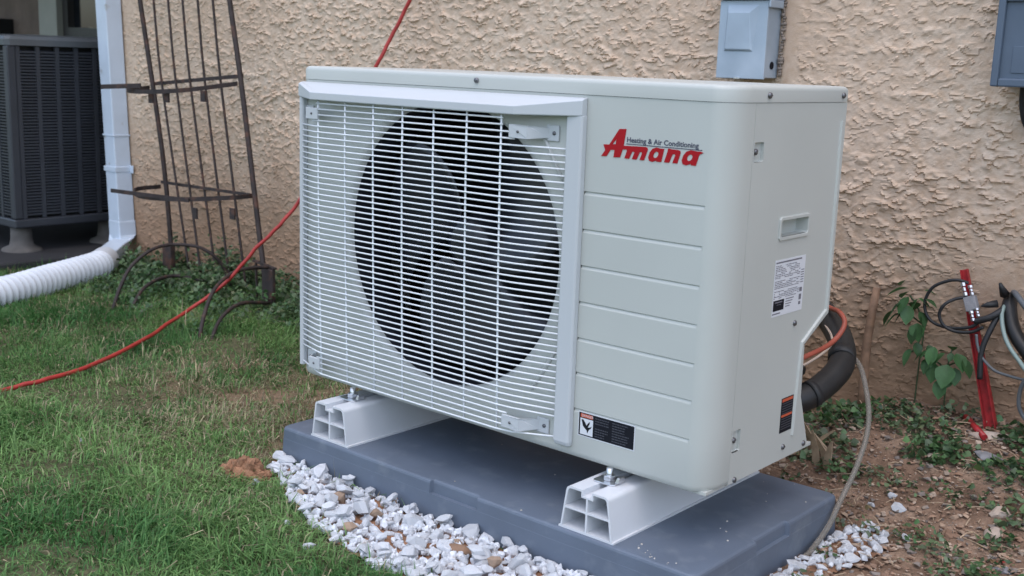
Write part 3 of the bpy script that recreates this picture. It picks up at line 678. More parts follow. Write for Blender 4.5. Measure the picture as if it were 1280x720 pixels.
# ------------------------------------------------------------------ rusty trellis
t = thing("trellis", "rusty iron garden trellis leaning on the stucco between the downspout and the unit", "trellis", (-1.45, .8, -.157))
def xt(a, b, z): a = Vector(a); b = Vector(b); return a+(b-a)*((z-a.z)/(b.z-a.z))
PL = [(-1.938, .84, .796), (-1.821, .84, .274), (-1.780, .84, -.065), (-1.768, .835, -.19)]; PR = [(-1.383, .82, .791), (-1.293, .80, .505), (-1.168, .77, .049), (-1.085, .745, -.185)]
for q in (PL, PR):
    q = [xt(q[0], q[1], 1.35)]+q
    for s_ in [0]: MB().tube(spline(q, 3), .0085, 6, smooth=False).build("post", M['rust'], t)
RT = (-1.844, -1.755, -1.669, -1.581, -1.496); RM = (-1.801, -1.713, -1.627, -1.541, -1.451); RB = (-1.660, -1.587, -1.498, -1.420, -1.332)
for a, b, c in zip(RT, RM, RB):
    e = xt((b, .83, .53), (c, .815, .003), -.12)
    MB().tube(spline([xt((a, .835, .795), (b, .83, .53), 1.3), (a, .835, .795), (b, .83, .53), (c, .815, .003), e], 3), .0042, 6).build("rod", M['rust'], t)
def hoop(pts, closed=True):
    P = spline(pts+[pts[0]] if closed else pts, 8); mb = MB()
    L = []
    for i, p in enumerate(P):
        d = (P[min(i+1, len(P)-1)]-P[max(i-1, 0)]).normalized(); nrm = d.cross(EZ).normalized()
        L.append([p+nrm*.002+EZ*.007, p-nrm*.002+EZ*.007, p-nrm*.002-EZ*.007, p+nrm*.002-EZ*.007])
    return mb.loft(L)
hoop([(-1.885, .835, .495), (-1.80, .70, .490), (-1.60, .63, .492), (-1.40, .65, .505), (-1.318, .80, .530)], False).build("hoop", M['rust'], t)
MB().bar((-1.885, .85, .508), (-1.31, .815, .555), .004, .012).build("cross_bar", M['rust'], t)
MB().bar((-1.795, .60, .500), (-1.62, .64, .511), .004, .015).build("bracket_bar", M['rust'], t)
hoop([(-1.83, .835, .150), (-1.80, .72, .150), (-1.66, .65, .145), (-1.43, .63, .160), (-1.25, .70, .178), (-1.231, .79, .181)], False).build("hoop", M['rust'], t)
MB().bar((-1.84, .845, .165), (-1.225, .79, .183), .004, .010).build("cross_bar", M['rust'], t)
MB().bar((-1.755, .60, .158), (-1.36, .64, .163), .004, .013).build("bracket_bar", M['rust'], t)
for x, y, z in ((-1.585, .655, .478), (-1.47, .64, .486), (-1.30, .66, .496), (-1.32, .635, .132), (-1.185, .68, .142)): MB().box(x-.012, x+.012, y-.003, y+.003, z-.022, z+.012).build("tab", M['rust'], t)
for q in ([(-1.365, .36, -.175), (-1.374, .4, -.091), (-1.386, .45, -.029), (-1.385, .52, .014), (-1.398, .6, .02), (-1.356, .66, .014), (-1.327, .7, -.012), (-1.32, .74, -.06), (-1.315, .76, -.12)],
          [(-.903, .36, -.175), (-.933, .4, -.103), (-.983, .47, -.044), (-1.052, .58, -.02), (-1.089, .68, -.02), (-1.094, .75, -.026)],
          [(-.879, .38, -.175), (-.929, .45, -.121), (-.986, .56, -.099), (-1.056, .72, -.13)], [(-1.333, .4, -.175), (-1.404, .5, -.109), (-1.497, .66, -.103), (-1.411, .74, -.119)]):
    MB().tube(spline(q, 5), .0058, 6).build("leg_hoop", M['rust'], t)
MB().box(-1.80, -1.745, .815, .835, -.14, -.05).build("leg_plate", M['rust'], t, bevel=.004)
MB().box(-1.12, -1.065, .738, .752, -.17, -.03).build("leg_plate", M['rust'], t, bevel=.004)
MB().bar((-1.20, .77, -.022), (-1.06, .745, -.026), .012, .006).bar((-1.19, .77, -.022), (-1.185, .77, -.15), .006, .006).build("leg_frame", M['rust'], t)

# ------------------------------------------------------------------ red hose
HP = [(-.60, -.75, -.142), (-.66, -.52, -.141), (-.715, -.286, -.135), (-.726, -.168, -.132), (-.774, -.019, -.130), (-.893, .186, -.125), (-1.085, .44, -.120), (-1.05, .55, -.048), (-.987, .62, .06), (-.937, .67, .133), (-.907, .72, .207), (-.798, .78, .412), (-.696, .83, .61), (-.664, .86, .70), (-.622, .88, .789), (-.55, .90, .95), (-.45, .92, 1.3), (-.42, .93, 1.7)]
rh = random.Random(4); HPJ = [tuple(c+rh.uniform(-.0014, .0014) for c in p) for p in spline(HP, 4)]; HPJ = [(x, y, z-.003*(z < -.1)) for x, y, z in HPJ]
tag(MB().tube(spline(HPJ, 4), .0054, 10).build("red_hose", M['hose']), "long red hose running over the grass and up behind the cream unit", "hose")

# ------------------------------------------------------------------ pipes and wires behind the unit, right
t = thing("refrigerant_line", "thick black foam wrapped pipe bending out from behind the unit's lower right", "pipe", (.86, .55, -.05))
MB().tube(spline([(.60, .88, .175), (.69, .80, .165), (.775, .71, .150), (.845, .63, .128), (.886, .56, .098), (.888, .49, .070), (.866, .42, .048), (.80, .35, .036), (.70, .31, .03)], 10), .0245, 16).build("foam_sleeve", M['foam'], t)
for a, b in (((.873, .585, .110), (.884, .563, .100)), ((.884, .458, .060), (.879, .446, .056))): MB().tube([a, b], .0256, 16).build("tape_band", M['black'], t)
MB().tube(spline([(.70, .60, .10), (.80, .52, .085), (.85, .46, .095), (.84, .40, .10), (.78, .34, .10)], 6), .012, 10).build("thin_line", M['foam'], t)
for n_, q, r_, m_, lab in (("orange_cable", [(.70, .74, .18), (.748, .72, .173), (.806, .66, .176), (.862, .585, .186), (.884, .56, .170), (.880, .525, .143), (.874, .45, .131), (.852, .39, .119), (.80, .34, .11)], .0048, 'orange', "orange red cable looping over the black foam wrapped pipe"),
                       ("cream_wire", [(.69, .78, .17), (.725, .75, .160), (.795, .66, .146), (.846, .592, .137), (.862, .555, .126), (.858, .50, .110), (.842, .45, .096), (.80, .40, .08)], .0024, 'cream', "thin cream wire running beside the black foam wrapped pipe")):
    tag(MB().tube(spline(q, 8), r_, 8).build(n_, M[m_]), lab, "cable" if n_ == "orange_cable" else "wire")
tag(MB().tube(spline([(.84, .66, .10), (.869, .62, .106), (.913, .58, .093), (.947, .54, .059), (.968, .51, .025), (.979, .48, -.011), (.985, .43, -.057), (.985, .38, -.1), (.990, .33, -.129), (.992, .27, -.150), (.993, .24, -.155)], 8), .0048, 12).build("drain_tube", M['tube']), "clear plastic drain tube curving down to the gravel at the pad's right side", "tube")
tag(MB().tube([(.783, .935, .178), (.781, .925, .117), (.781, .915, .055), (.789, .90, -.04), (.792, .895, -.10)], [.0085, .0095, .010, .011, .011], 8).build("brown_stake", M['wood']), "brown wooden stake against the wall beside the black pipe", "stake")
# red post with its coax block and cables
t = thing("red_post", "red painted steel post leaning against the wall behind the dirt", "post", (1.073, .89, -.075))
a, b = Vector((.964, .933, .244)), Vector((1.076, .885, -.085)); d = (b-a).normalized(); sx = Vector((0, -1, 0)); sx = (sx-d*sx.dot(d)).normalized(); sy = d.cross(sx)
U_ = [(-.012, -.004), (-.012, .010), (-.0095, .010), (-.0095, -.0015), (.0095, -.0015), (.0095, .010), (.012, .010), (.012, -.004)]
MB().loft([[p+sy*q[0]*k+sx*q[1]*k for q in U_] for p, k in ((a, .62), (a+(b-a)*.5, .84), (b, 1.0))]).build("channel", M['redmetal'], t)
hm = MB()
for k in range(9):
    p = a+(b-a)*(.40+.065*k)-sx*.0015*0+sx*-.0012; hm.lathe(p+sx*-.0006, sx, [(0, 0), (.0034, 0), (.0034, -.003)], 8)
hm.build("bolt_hole", M['ink'], t)
t = thing("coax_block", "grey coax ground block with silver connectors strapped to the red post", "connector block", (1.0, .905, .19))
p0 = Vector((.980, .912, .222)); p1 = Vector((1.016, .890, .145)); dd = (p1-p0).normalized()
MB().bar(p0+dd*.030+sx*.006, p0+dd*.060+sx*.006, .024, .016, ref=sx).build("body", M['greyrock'], t, bevel=.002)
for off, l0, l1, r_ in ((-.006, 0, .030, .0052), (.007, .008, .030, .0050), (-.003, .060, .083, .0052), (.009, .056, .075, .0046)):
    for k in range(3):
        q0 = p0+dd*(l0+(l1-l0)*k/3)+sy*-off+sx*.010; q1 = p0+dd*(l0+(l1-l0)*(k+.8)/3)+sy*-off+sx*.010
        MB().tube([q0, q1], r_*(1, .75, .9)[k], 6, smooth=False).build("connector", M['zinc'], t, bevel=.0006)
CB = [("coax_loop", [(.985, .905, .222), (.965, .90, .226), (.942, .898, .220), (.916, .897, .203), (.904, .897, .174), (.910, .895, .147), (.93, .893, .131), (.965, .890, .128), (1.003, .885, .137), (1.02, .885, .150)], .0034, 'black', "wide outer loop of black coax beside the coax block"),
      ("coax_loop", [(.995, .90, .196), (.968, .89, .189), (.950, .88, .175), (.942, .88, .154), (.952, .882, .133), (.975, .884, .124), (1.007, .884, .128), (1.03, .885, .142)], .0034, 'black', "smaller inner loop of black coax beside the coax block"),
      ("black_cable", [(1.012, .885, .150), (1.039, .885, .163), (1.056, .90, .178), (1.061, .955, .192)], .0068, 'black', "short thick black cable from the coax block into the wall"),
      ("black_cable", [(1.040, .868, .040), (1.036, .872, .096), (1.046, .885, .145), (1.056, .91, .183), (1.057, .96, .192)], .0058, 'black', "black cable hanging down beside the red post from the wall hole"),
      ("black_cable", [(1.056, .97, .200), (1.062, .925, .190), (1.078, .90, .156), (1.1, .88, .13), (1.135, .86, .1), (1.179, .83, .052), (1.25, .80, .0), (1.40, .78, -.04)], .0140, 'foam', "thickest black sleeved cable sweeping down to the right edge"),
      ("green_wire", [(1.061, .965, .200), (1.058, .905, .184), (1.064, .885, .160), (1.083, .862, .129), (1.113, .842, .102), (1.171, .8, .072), (1.3, .78, .03)], .0042, 'green', "grey green wire running along the thick black cable"),
      ("black_cable", [(1.053, .97, .206), (1.078, .905, .214), (1.110, .875, .195), (1.15, .86, .162), (1.25, .85, .10), (1.4, .84, .02)], .0060, 'greycable', "grey cable arching highest out of the wall hole at the right edge"),
      ("grey_wire", [(1.022, .872, .128), (1.028, .87, .105), (1.04, .87, .083), (1.065, .87, .063), (1.099, .87, .057), (1.137, .87, .054), (1.3, .86, .04)], .0030, 'greycable', "thin grey wire crossing in front of the red post"),
      ("grey_wire", [(1.22, .86, .10), (1.15, .86, .085), (1.124, .86, .050), (1.121, .86, .009), (1.134, .86, -.016), (1.163, .84, -.025), (1.25, .82, -.04)], .0042, 'greycable', "grey wire looped near the ground at the right edge")]
for n_, q, r_, m_, lab in CB: tag(MB().tube(spline(q, 8), r_, 8).build(n_, M[m_]), lab, "cable" if "wire" not in n_ else "wire", {"coax_loop": "coax loops beside the red post", "black_cable": "cables out of the wall hole", "grey_wire": "grey wires at the right edge"}.get(n_))
zm_ = MB().tube([(1.052, .92, .208), (1.050, .905, .222), (1.047, .90, .232)], [.010, .006, .003], 7).tube([(1.045, .905, .19), (1.03, .895, .186), (1.018, .89, .182)], [.008, .006, .001], 7)
tag(zm_.build("black_tape", M['black']), "torn black tape wrapped round cables at the wall hole", "tape")
tag(MB().tube([(1.011, .90, -.052), (1.077, .821, -.062)], .0065, 8).build("red_rod", M['redmetal']), "short red rod lying on the weeds in front of the red post", "rod")

# ------------------------------------------------------------------ leafy vines on the wall
def leaf_mesh(w_, l_, seed):
    r_ = random.Random(seed); mb = MB(); n = 7; Lr = []; prof = (0.05, .62, .95, 1., .82, .48, .02)
    for i in range(n):
        u = i/(n-1); ww = w_*prof[i]/2*(1+r_.uniform(-.08, .08)); dz = -.18*l_*u*u; fold = .22*ww
        Lr.append([(-ww, l_*u-.12*ww, dz+fold), (-ww*.5, l_*u, dz+fold*.35), (0, l_*u+.02*l_, dz), (ww*.5, l_*u, dz+fold*.35), (ww, l_*u-.12*ww, dz+fold)])
    return mb.loft(Lr, False, False, True).mesh("leaf", M['leaf'])
LM = [leaf_mesh(.040, .050, 1), leaf_mesh(.032, .045, 2), leaf_mesh(.024, .033, 3)]
def vine(label, root, stems, leaves):
    t = thing("vine", label, "plant", root, "leafy plants on the wall foot")
    for q in stems: MB().tube(spline(q, 5), [.0019]*(5*(len(q)-1)+1), 6).build("stem", M['weed2'], t)
    rv = random.Random(len(label)); leaves = leaves+[(x+rv.uniform(-.02, .02), y+rv.uniform(-.005, .02), z+rv.uniform(-.02, .015), rv.choice((1, 2, 2)), yaw+rv.uniform(-60, 60), tilt+rv.uniform(-15, 25), rv.uniform(-25, 25), s*rv.uniform(.7, 1)) for (x, y, z, k, yaw, tilt, roll, s) in leaves[::2]]
    for (x, y, z, k, yaw, tilt, roll, s) in leaves: put("leaf", LM[k], t, (x, y, z), (R(tilt), R(roll), R(yaw)), (s*.92, s*.92, s*.92))
M['weed2'] = mat("vine_stem", (.06, .09, .04), .6, var=.2)
vine("leafy green vine climbing the wall right of the brown stake", (.892, .92, -.06),
     [[(.892, .93, -.07), (.893, .93, .03), (.897, .925, .10), (.885, .915, .15), (.868, .905, .178)], [(.897, .925, .10), (.893, .90, .07), (.885, .89, .06)], [(.893, .92, .12), (.868, .90, .14), (.845, .895, .135)]],
     [(.866, .893, .196, 0, 100, -20, 10, 1.0), (.872, .892, .190, 0, 60, -25, -20, .9), (.872, .888, .178, 1, 150, -50, 0, 1.0), (.858, .892, .165, 0, 120, -45, 10, .85), (.873, .888, .160, 1, 200, -60, 0, 1.0), (.868, .89, .150, 1, 110, -50, 0, .95), (.852, .892, .140, 0, 115, -45, 15, .95), (.885, .892, .168, 2, 20, -30, 0, 1.1), (.896, .893, .150, 2, 250, -50, 0, 1.2),
      (.897, .885, .127, 0, 185, -75, 10, .85), (.893, .885, .118, 1, 160, -70, 0, .9), (.890, .886, .070, 1, 140, -60, 0, .95), (.897, .892, .085, 2, 230, -60, 0, 1.0), (.900, .897, .195, 2, 300, -10, 0, 1.0), (.905, .893, .178, 2, 270, -20, 0, 1.0)])
vine("low dark leafy sprig on the wall between the vine and the red post", (.955, .92, -.06),
     [[(.955, .93, -.07), (.957, .92, .0), (.962, .905, .05), (.968, .90, .080)], [(.960, .91, .035), (.935, .895, .055), (.915, .89, .06)], [(.962, .905, .045), (.985, .895, .06), (1.0, .89, .065)]],
     [(.940, .88, .085, 1, 170, -60, 0, 1.0), (.932, .88, .060, 0, 150, -55, 10, .8), (.946, .876, .052, 0, 175, -65, 0, .9), (.972, .874, .055, 0, 190, -60, -5, 1.1), (.985, .88, .080, 0, 240, -45, 0, .9), (.998, .885, .070, 1, 250, -50, 0, 1.0), (.960, .885, .075, 1, 130, -40, 0, .9), (.918, .885, .070, 2, 110, -45, 0, 1.1), (.970, .89, .090, 2, 10, -20, 0, .9), (.962, .872, .022, 1, 195, -70, 0, 1.0), (.985, .88, .050, 1, 215, -65, 0, .9)])

# ------------------------------------------------------------------ rocks, wood and clods
def hull(rx, ry, rz, n, seed, m, name="stone"):
    r_ = random.Random(seed); bm = bmesh.new()
    for k in range(n):
        u = r_.uniform(-1, 1); a = r_.uniform(0, 2*math.pi); q = math.sqrt(1-u*u); s_ = r_.uniform(.78, 1.08)
        bm.verts.new((rx*q*math.cos(a)*s_, ry*q*math.sin(a)*s_, rz*u*s_))
    g = bmesh.ops.convex_hull(bm, input=bm.verts); bmesh.ops.delete(bm, geom=[v for v in bm.verts if not v.link_faces], context='VERTS')
    me = bpy.data.meshes.new(name); bm.to_mesh(me); bm.free(); me.materials.append(m); return me
def rock(label, x, y, rx, ry, rz, m, seed, cat="rock", name="rock", rot=0, dz=0, n=22):
    o = bpy.data.objects.new(name, hull(rx, ry, rz, n, seed, M[m], name)); link(o, None, (x, y, float(gz(x, y))+rz*.35+dz)); o.rotation_euler = (random.uniform(-.15, .15), random.uniform(-.15, .15), rot); tag(o, label, cat, "rocks lying on the dirt at right" if cat == "rock" else None)
    b = o.modifiers.new("bevel", 'BEVEL'); b.width = min(rx, rz)*.18; b.segments = 1
    return o
rock("pale flat rock at the foot of the red post", 1.075, .845, .050, .022, .010, 'rock', 21, rot=.5)
rock("grey flat rock just in front of the pale flat rock", 1.105, .765, .032, .022, .008, 'greyrock', 22, rot=.2)
rock("tan block shaped rock near the right edge below the weeds", 1.185, .60, .022, .018, .013, 'rock', 23, rot=.8)
rock("tan rock lying nearer the camera than the block shaped one", 1.20, .53, .020, .018, .016, 'rock', 24)
rock("flat grey stone beside the little red scrap", 1.250, .430, .026, .013, .007, 'greyrock', 25, rot=.5)
rock("rounded tan stone half buried among the right hand weeds", 1.020, .72, .016, .014, .011, 'rock', 26)
rock("flat pale slate lying on dirt beside the gravel's right end", 1.07, .40, .034, .016, .006, 'rock', 27, rot=.3)
o = rock("small red plastic scrap on the dirt at lower right", 1.238, .455, .016, .006, .004, 'redmetal', 28, "scrap", "red_scrap", rot=.2)
def clod(label, x, y, s, seed):
    r_ = random.Random(seed); bm = bmesh.new(); bmesh.ops.create_icosphere(bm, subdivisions=4, radius=1)
    P = np.array([v.co[:] for v in bm.verts]); nn = .95+.55*fbm(P[:, 0]*2.3+seed, P[:, 1]*2.3+P[:, 2]*1.7, 3, seed)-.45*np.abs(fbm(P[:, 0]*4.5, P[:, 1]*4.5+P[:, 2]*4, 3, seed+3))+.10*fbm(P[:, 0]*16, P[:, 1]*16+P[:, 2]*12, 2, seed+5)
    for v, k in zip(bm.verts, nn): v.co = Vector((v.co.x*s[0]*k, v.co.y*s[1]*k, v.co.z*s[2]*k))
    me = bpy.data.meshes.new("clay_clod"); bm.to_mesh(me); bm.free(); me.materials.append(M['clay'])
    o = bpy.data.objects.new("clay_clod", me); link(o, None, (x, y, float(gz(x, y))+s[2]*.2)); return tag(o, label, "clod")
hm = MB(); r_ = random.Random(5)
HT = [([v.co.copy() for v in me_.vertices], [tuple(p.vertices) for p in me_.polygons]) for me_ in (hull(1, .85, .7, 24, 700+k, M['clay']) for k in range(8))]
for k in range(150):
    a = r_.uniform(0, 6.28); q = math.sqrt(r_.random()); x = .045+.062*q*math.cos(a); y = -.172+.040*q*math.sin(a); s_ = r_.uniform(.004, .010)*(1.9-q); vs, fs = HT[k % 8]
    rm = Matrix.Rotation(r_.uniform(0, 6), 3, 'Z') @ Matrix.Rotation(r_.uniform(0, 6), 3, 'X')
    hm.add([rm @ v*s_+Vector((x, y, float(gz(x, y))+.024*(1-q*q)*r_.uniform(.4, 1)+s_*.3)) for v in vs], fs)
tag(hm.build("clay_clod", M['clay'], loc=(.045, -.172, -.157), fix=False), "crumbled reddish brown clay heap between the lawn and the white gravel", "clod")
t = thing("torn_wood", "torn pale wood stump splitting out from behind the unit's lower right corner", "wood", (.80, .66, -.1))
for k in range(9):
    a = random.uniform(-1.6, 1.6); x = .775+.012*k*.9+random.uniform(-.01, .01); y = .66-.006*k+random.uniform(-.02, .02); h = random.uniform(.03, .075)
    MB().loft([[(x-.008, y, -.13), (x+.008, y-.003, -.13), (x+.007, y+.004, -.13)], [(x-.008+a*.01, y-.004, -.13+h*.5), (x+.007+a*.01, y-.007, -.13+h*.5), (x+.006+a*.01, y, -.13+h*.5)], [(x-.002+a*.035, y-.012, -.13+h), (x+.003+a*.035, y-.013, -.13+h), (x+.002+a*.035, y-.01, -.13+h)]]).build("splinter", M['palewood'], t)
rock("brown wood chunk lying in the middle of the white gravel", .575, -.155, .048, .016, .010, 'wood', 71, "wood", "wood_chunk", rot=.35, dz=.012)

# ------------------------------------------------------------------ white gravel beside the pad
def in_poly(x, y, P):
    c = False; j = len(P)-1
    for i in range(len(P)):
        if (P[i][1] > y) != (P[j][1] > y) and x < (P[j][0]-P[i][0])*(y-P[i][1])/(P[j][1]-P[i][1])+P[i][0]: c = not c
        j = i
    return c
GP = [(.03, -.082), (1.0, -.082), (1.0, -.20), (.85, -.26), (.70, -.27), (.54, -.285), (.44, -.272), (.33, -.250), (.26, -.215), (.185, -.185), (.11, -.145), (.05, -.125)]
GP2 = [(.990, .02), (.990, .36), (1.0, .45), (1.03, .46), (1.065, .40), (1.075, .33), (1.055, .24), (1.035, .16), (1.02, .02)]
SM = [hull(1, random.uniform(.65, .95), random.uniform(.6, .9), 26, 300+k, M['stone']) for k in range(16)]
M["tan_stone"] = mat("tan_chip", (.34, .24, .17), .8, var=.3, vs=60, bump=.6, bs=160, dist=.002, rnd=.3)
SM2 = [hull(1, random.uniform(.65, .95), random.uniform(.55, .85), 18, 340+k, M["tan_stone"]) for k in range(5)]
def gravel(P, label_name, nbig, nsm, smin, smax, sparse=0):
    xs = [q[0] for q in P]; ys = [q[1] for q in P]
    bed = MB(); n = 24; g = []
    bx = np.linspace(min(xs), max(xs), 60); by = np.linspace(min(ys), max(ys), 24)
    fs = []; vs = []
    for i in range(59):
        for j in range(23):
            c = ((bx[i]+bx[i+1])/2, (by[j]+by[j+1])/2)
            if in_poly(*c, P):
                k = len(vs); vs += [(a, b, float(gz(a, b))+.006) for a, b in ((bx[i], by[j]), (bx[i+1], by[j]), (bx[i+1], by[j+1]), (bx[i], by[j+1]))]; fs.append((k, k+1, k+2, k+3))
    bed.add(vs, fs); root = tag(bed.build(label_name, M['clay']), kind="structure")
    placed = []; tries = 0
    def edge(x, y):
        return 1.0
    while len(placed) < nbig and tries < 60000:
        tries += 1; x = random.uniform(min(xs), max(xs)); y = random.uniform(min(ys), max(ys)); s = smin*.8+(smax*1.15-smin*.8)*random.random()**1.3
        if not in_poly(x, y, P): continue
        lay = 0
        near_ = [q for q in placed if (q[0]-x)**2+(q[1]-y)**2 < (.82*(q[3]+s))**2]
        if near_:
            if tries < 9000 or len(near_) > 3: continue
            zt = max(q[2]+q[3]*.55 for q in near_)
            if zt > .024: continue
            z = zt
        else: z = s*.32
        placed.append((x, y, z, s))
        put("stone", random.choice(SM2 if random.random() < .045 else SM), root, (x, y, float(gz(x, y))+.006+z), (random.uniform(-.35, .35), random.uniform(-.35, .35), random.uniform(0, 6.28)), (s*1.08, s*random.uniform(.75, 1.05), s*random.uniform(.55, .85)))
    mb = MB(); cnt = 0
    T0 = [([v.co.copy() for v in me.vertices], [tuple(p.vertices) for p in me.polygons]) for me in SM]
    while cnt < nsm:
        x = random.uniform(min(xs), max(xs)); y = random.uniform(min(ys), max(ys))
        if not in_poly(x, y, P): continue
        vs, fs = random.choice(T0); s = random.uniform(.3, .7)*smin; q = Matrix.Rotation(random.uniform(0, 6), 3, 'X') @ Matrix.Rotation(random.uniform(0, 6), 3, 'Z')
        mb.add([q @ v*s+Vector((x, y, float(gz(x, y))+.006+s*.4+random.uniform(0, .006))) for v in vs], fs); cnt += 1
    tag(mb.build("small_stone", M['stone'], root, fix=False), kind="stuff")
gravel(GP, "gravel_bed", 298, 1050, .0130, .0195)
gravel(GP2, "gravel_strip", 44, 90, .011, .018)
for k, (x, y) in enumerate(((1.005, .565), (1.03, .53), (1.085, .44), (.015, -.16), (.30, -.275), (-.30, -.32), (.10, -.19), (.40, -.31), (.985, .52))):
    labs = ["white stone lying apart on the dirt behind the pad's right corner", "larger white stone on the dirt right of the pad's far corner", "white stone at the dirt side edge of the right hand gravel", "white stone at the gravel's left tip beside the clay clod", "white stone strayed onto the grass at the gravel's left edge", "tiny white stone lying alone in the lawn at lower left", "white stone at the grass edge just below the clay clod", "white stone strayed into the grass near the bottom edge", "small white stone against the pad's far right corner"]
    s = (.012, .017, .013, .014, .013, .008, .013, .012, .010)[k]
    tag(put("stone", SM[k], None, (x, y, float(gz(x, y))+s*.5+(.01 if k == 5 else 0)), (random.random(), random.random()*.4, random.random()*6), (s, s*.8, s*.7)), labs[k], "stone", "white stones strayed from the gravel")

# ------------------------------------------------------------------ pebbles, weeds and grass (nobody could count them)
def scatter_hulls(n, region, smin, smax, colf, name):
    B = [hull(1, .8, .55, 9, 500+k, M['pebble']) for k in range(6)]; B = [(np.array([v.co[:] for v in me.vertices]), [tuple(p.vertices) for p in me.polygons]) for me in B]
    V = []; F = []; C = []; off = 0; c = 0
    while c < n:
        x = random.uniform(region[0], region[1]); y = random.uniform(region[2], region[3])
        if not colf(x, y): continue
        s = smin*(smax/smin)**(random.random()**2.2); v, f = B[c % 6]; a = random.uniform(0, 6.28); ca, sa = math.cos(a), math.sin(a)
        q = np.stack([(v[:, 0]*ca-v[:, 1]*sa)*s, (v[:, 0]*sa+v[:, 1]*ca)*s, v[:, 2]*s*random.uniform(.6, 1)], 1)+np.array([x, y, float(gz(x, y))+.010*float(isdirt(x, y))*.4+s*.2])
        V.append(q); F += [tuple(i+off for i in t_) for t_ in f]; off += len(v)
        b = random.choice(((.30, .19, .13), (.24, .145, .095), (.40, .31, .24), (.34, .24, .17), (.20, .17, .15))); k = random.uniform(.75, 1.2); C.append(np.tile(np.array(b)*k, (len(v), 1))); c += 1
    me = np_mesh(name, np.concatenate(V), None, np.array(F), False, np.concatenate(C)); me.materials.append(M['pebble'])
    return tag(link(bpy.data.objects.new(name, me)), kind="stuff")
scatter_hulls(7000, (.72, 1.5, -.1, .94), .0022, .012, lambda x, y: float(isdirt(x, y)) > .5 and not (x < .99 and y < .41), "dirt_crumbs")

def leaves_np(P, size, up_lo, up_hi, cols):
    """many small folded leaves: 6 verts, 4 triangles each"""
    n = len(P); yaw = rng.uniform(0, 2*np.pi, n); el = rng.uniform(up_lo, up_hi, n)
    d = np.stack([np.cos(yaw)*np.cos(el), np.sin(yaw)*np.cos(el), np.sin(el)], 1); s = np.stack([-np.sin(yaw), np.cos(yaw), np.zeros(n)], 1)
    s = s+rng.normal(0, .25, (n, 3)); s /= np.linalg.norm(s, axis=1)[:, None]; nn = np.cross(s, d)
    sz = size[:, None]; wd = rng.uniform(.36, .52, n)[:, None]
    V = np.stack([P, P+d*sz*.45-s*sz*wd+nn*sz*.10, P+d*sz*.5, P+d*sz*.45+s*sz*wd+nn*sz*.10, P+d*sz*.88-s*sz*wd*.5-nn*sz*.05, P+d*sz*.88+s*sz*wd*.5-nn*sz*.05, P+d*sz-nn*sz*.12], 1)
    b = np.arange(n)[:, None, None]*7
    F = b+np.array([[0, 2, 1], [0, 3, 2], [1, 2, 4], [2, 3, 5], [2, 6, 4], [2, 5, 6]])[None]
    return V.reshape(-1, 3), F.reshape(-1, 3), np.repeat(cols, 7, 0)
def weed_patch(name, pts, seed):
    P, S, C = [], [], []
    for x, y, r_, hgt, n, sz, col in pts:
        a = rng.uniform(0, 2*np.pi, n); q = r_*np.sqrt(rng.random(n))*(.6+.5*rng.random(n)); xx = x+q*np.cos(a); yy = np.minimum(y+q*np.sin(a)*.8, .925)
        zz = gz(xx, yy)+hgt*rng.random(n)**1.3*np.clip(1.15-q/r_, .15, 1)+.004
        P.append(np.stack([xx, yy, zz], 1)); S.append(sz*rng.uniform(.5, 1.25, n)); C.append(np.array(col)*rng.uniform(.55, 1.5, (n, 1))*(1+rng.normal(0, .08, (n, 3))))
    V, F, C = leaves_np(np.concatenate(P), np.concatenate(S), -.35, .9, np.clip(np.concatenate(C), .005, 1))
    me = np_mesh(name, V, None, F, True, C); me.materials.append(M['weed']); return tag(link(bpy.data.objects.new(name, me)), kind="stuff")
gcol, gc2 = (.065, .125, .050), (.115, .165, .085)
Wp = []
for k in range(60):                                     # clover and weeds along the foot of the wall, left
    x = random.uniform(-2.1, -.72); y = random.uniform(.62, .92); Wp.append((x, y, .10, random.uniform(.06, .14), 120, .018, random.choice((gcol, gcol, gc2))))
for k in range(26):
    x = random.uniform(-1.9, -.85); Wp.append((x, random.uniform(.42, .68), .09, .05, 90, .014, gcol))
for x, y, h in ((-1.52, .88, .20), (-1.60, .89, .17), (-1.45, .88, .14), (-1.86, .89, .19), (-.78, .88, .12), (-.95, .9, .10)): Wp.append((x, y, .05, h, 130, .022, gc2))
weed_patch("ground_cover", Wp, 1)
Wp = []
for x, y, r_, n, sz in ((.72, .86, .07, 220, .017), (.79, .80, .07, 240, .017), (.80, .66, .08, 260, .018), (.86, .86, .07, 240, .015), (.92, .82, .07, 240, .014), (.98, .80, .06, 200, .014), (1.00, .72, .05, 150, .018), (1.05, .735, .05, 170, .017), (1.13, .88, .06, 160, .018), (1.17, .72, .06, 200, .018), (1.23, .60, .06, 160, .017),
                        (1.10, .45, .045, 110, .011), (1.16, .40, .04, 90, .012), (1.20, .33, .05, 100, .013), (1.02, .42, .025, 60, .011), (1.25, .37, .05, 100, .015), (.96, .60, .05, 110, .012), (1.06, .60, .05, 60, .011), (.88, .60, .05, 130, .015), (1.00, .90, .06, 130, .013), (1.18, .84, .06, 150, .018), (1.05, .15, .03, 70, .014), (1.22, .50, .04, 90, .013), (1.12, .62, .035, 60, .012), (1.015, .27, .02, 40, .010)):
    Wp.append((x, y, r_*1.2, .032, int(n*.62), sz*.95, random.choice((gcol, gc2, gcol))))
for k in range(40): Wp.append((random.uniform(.75, 1.35), random.uniform(.30, .92), .03, .012, 12, .009, random.choice((gcol, gc2, (.20, .15, .08)))))
weed_patch("weeds", Wp, 2)
sm_ = MB()                                              # straw and twig litter on the dirt
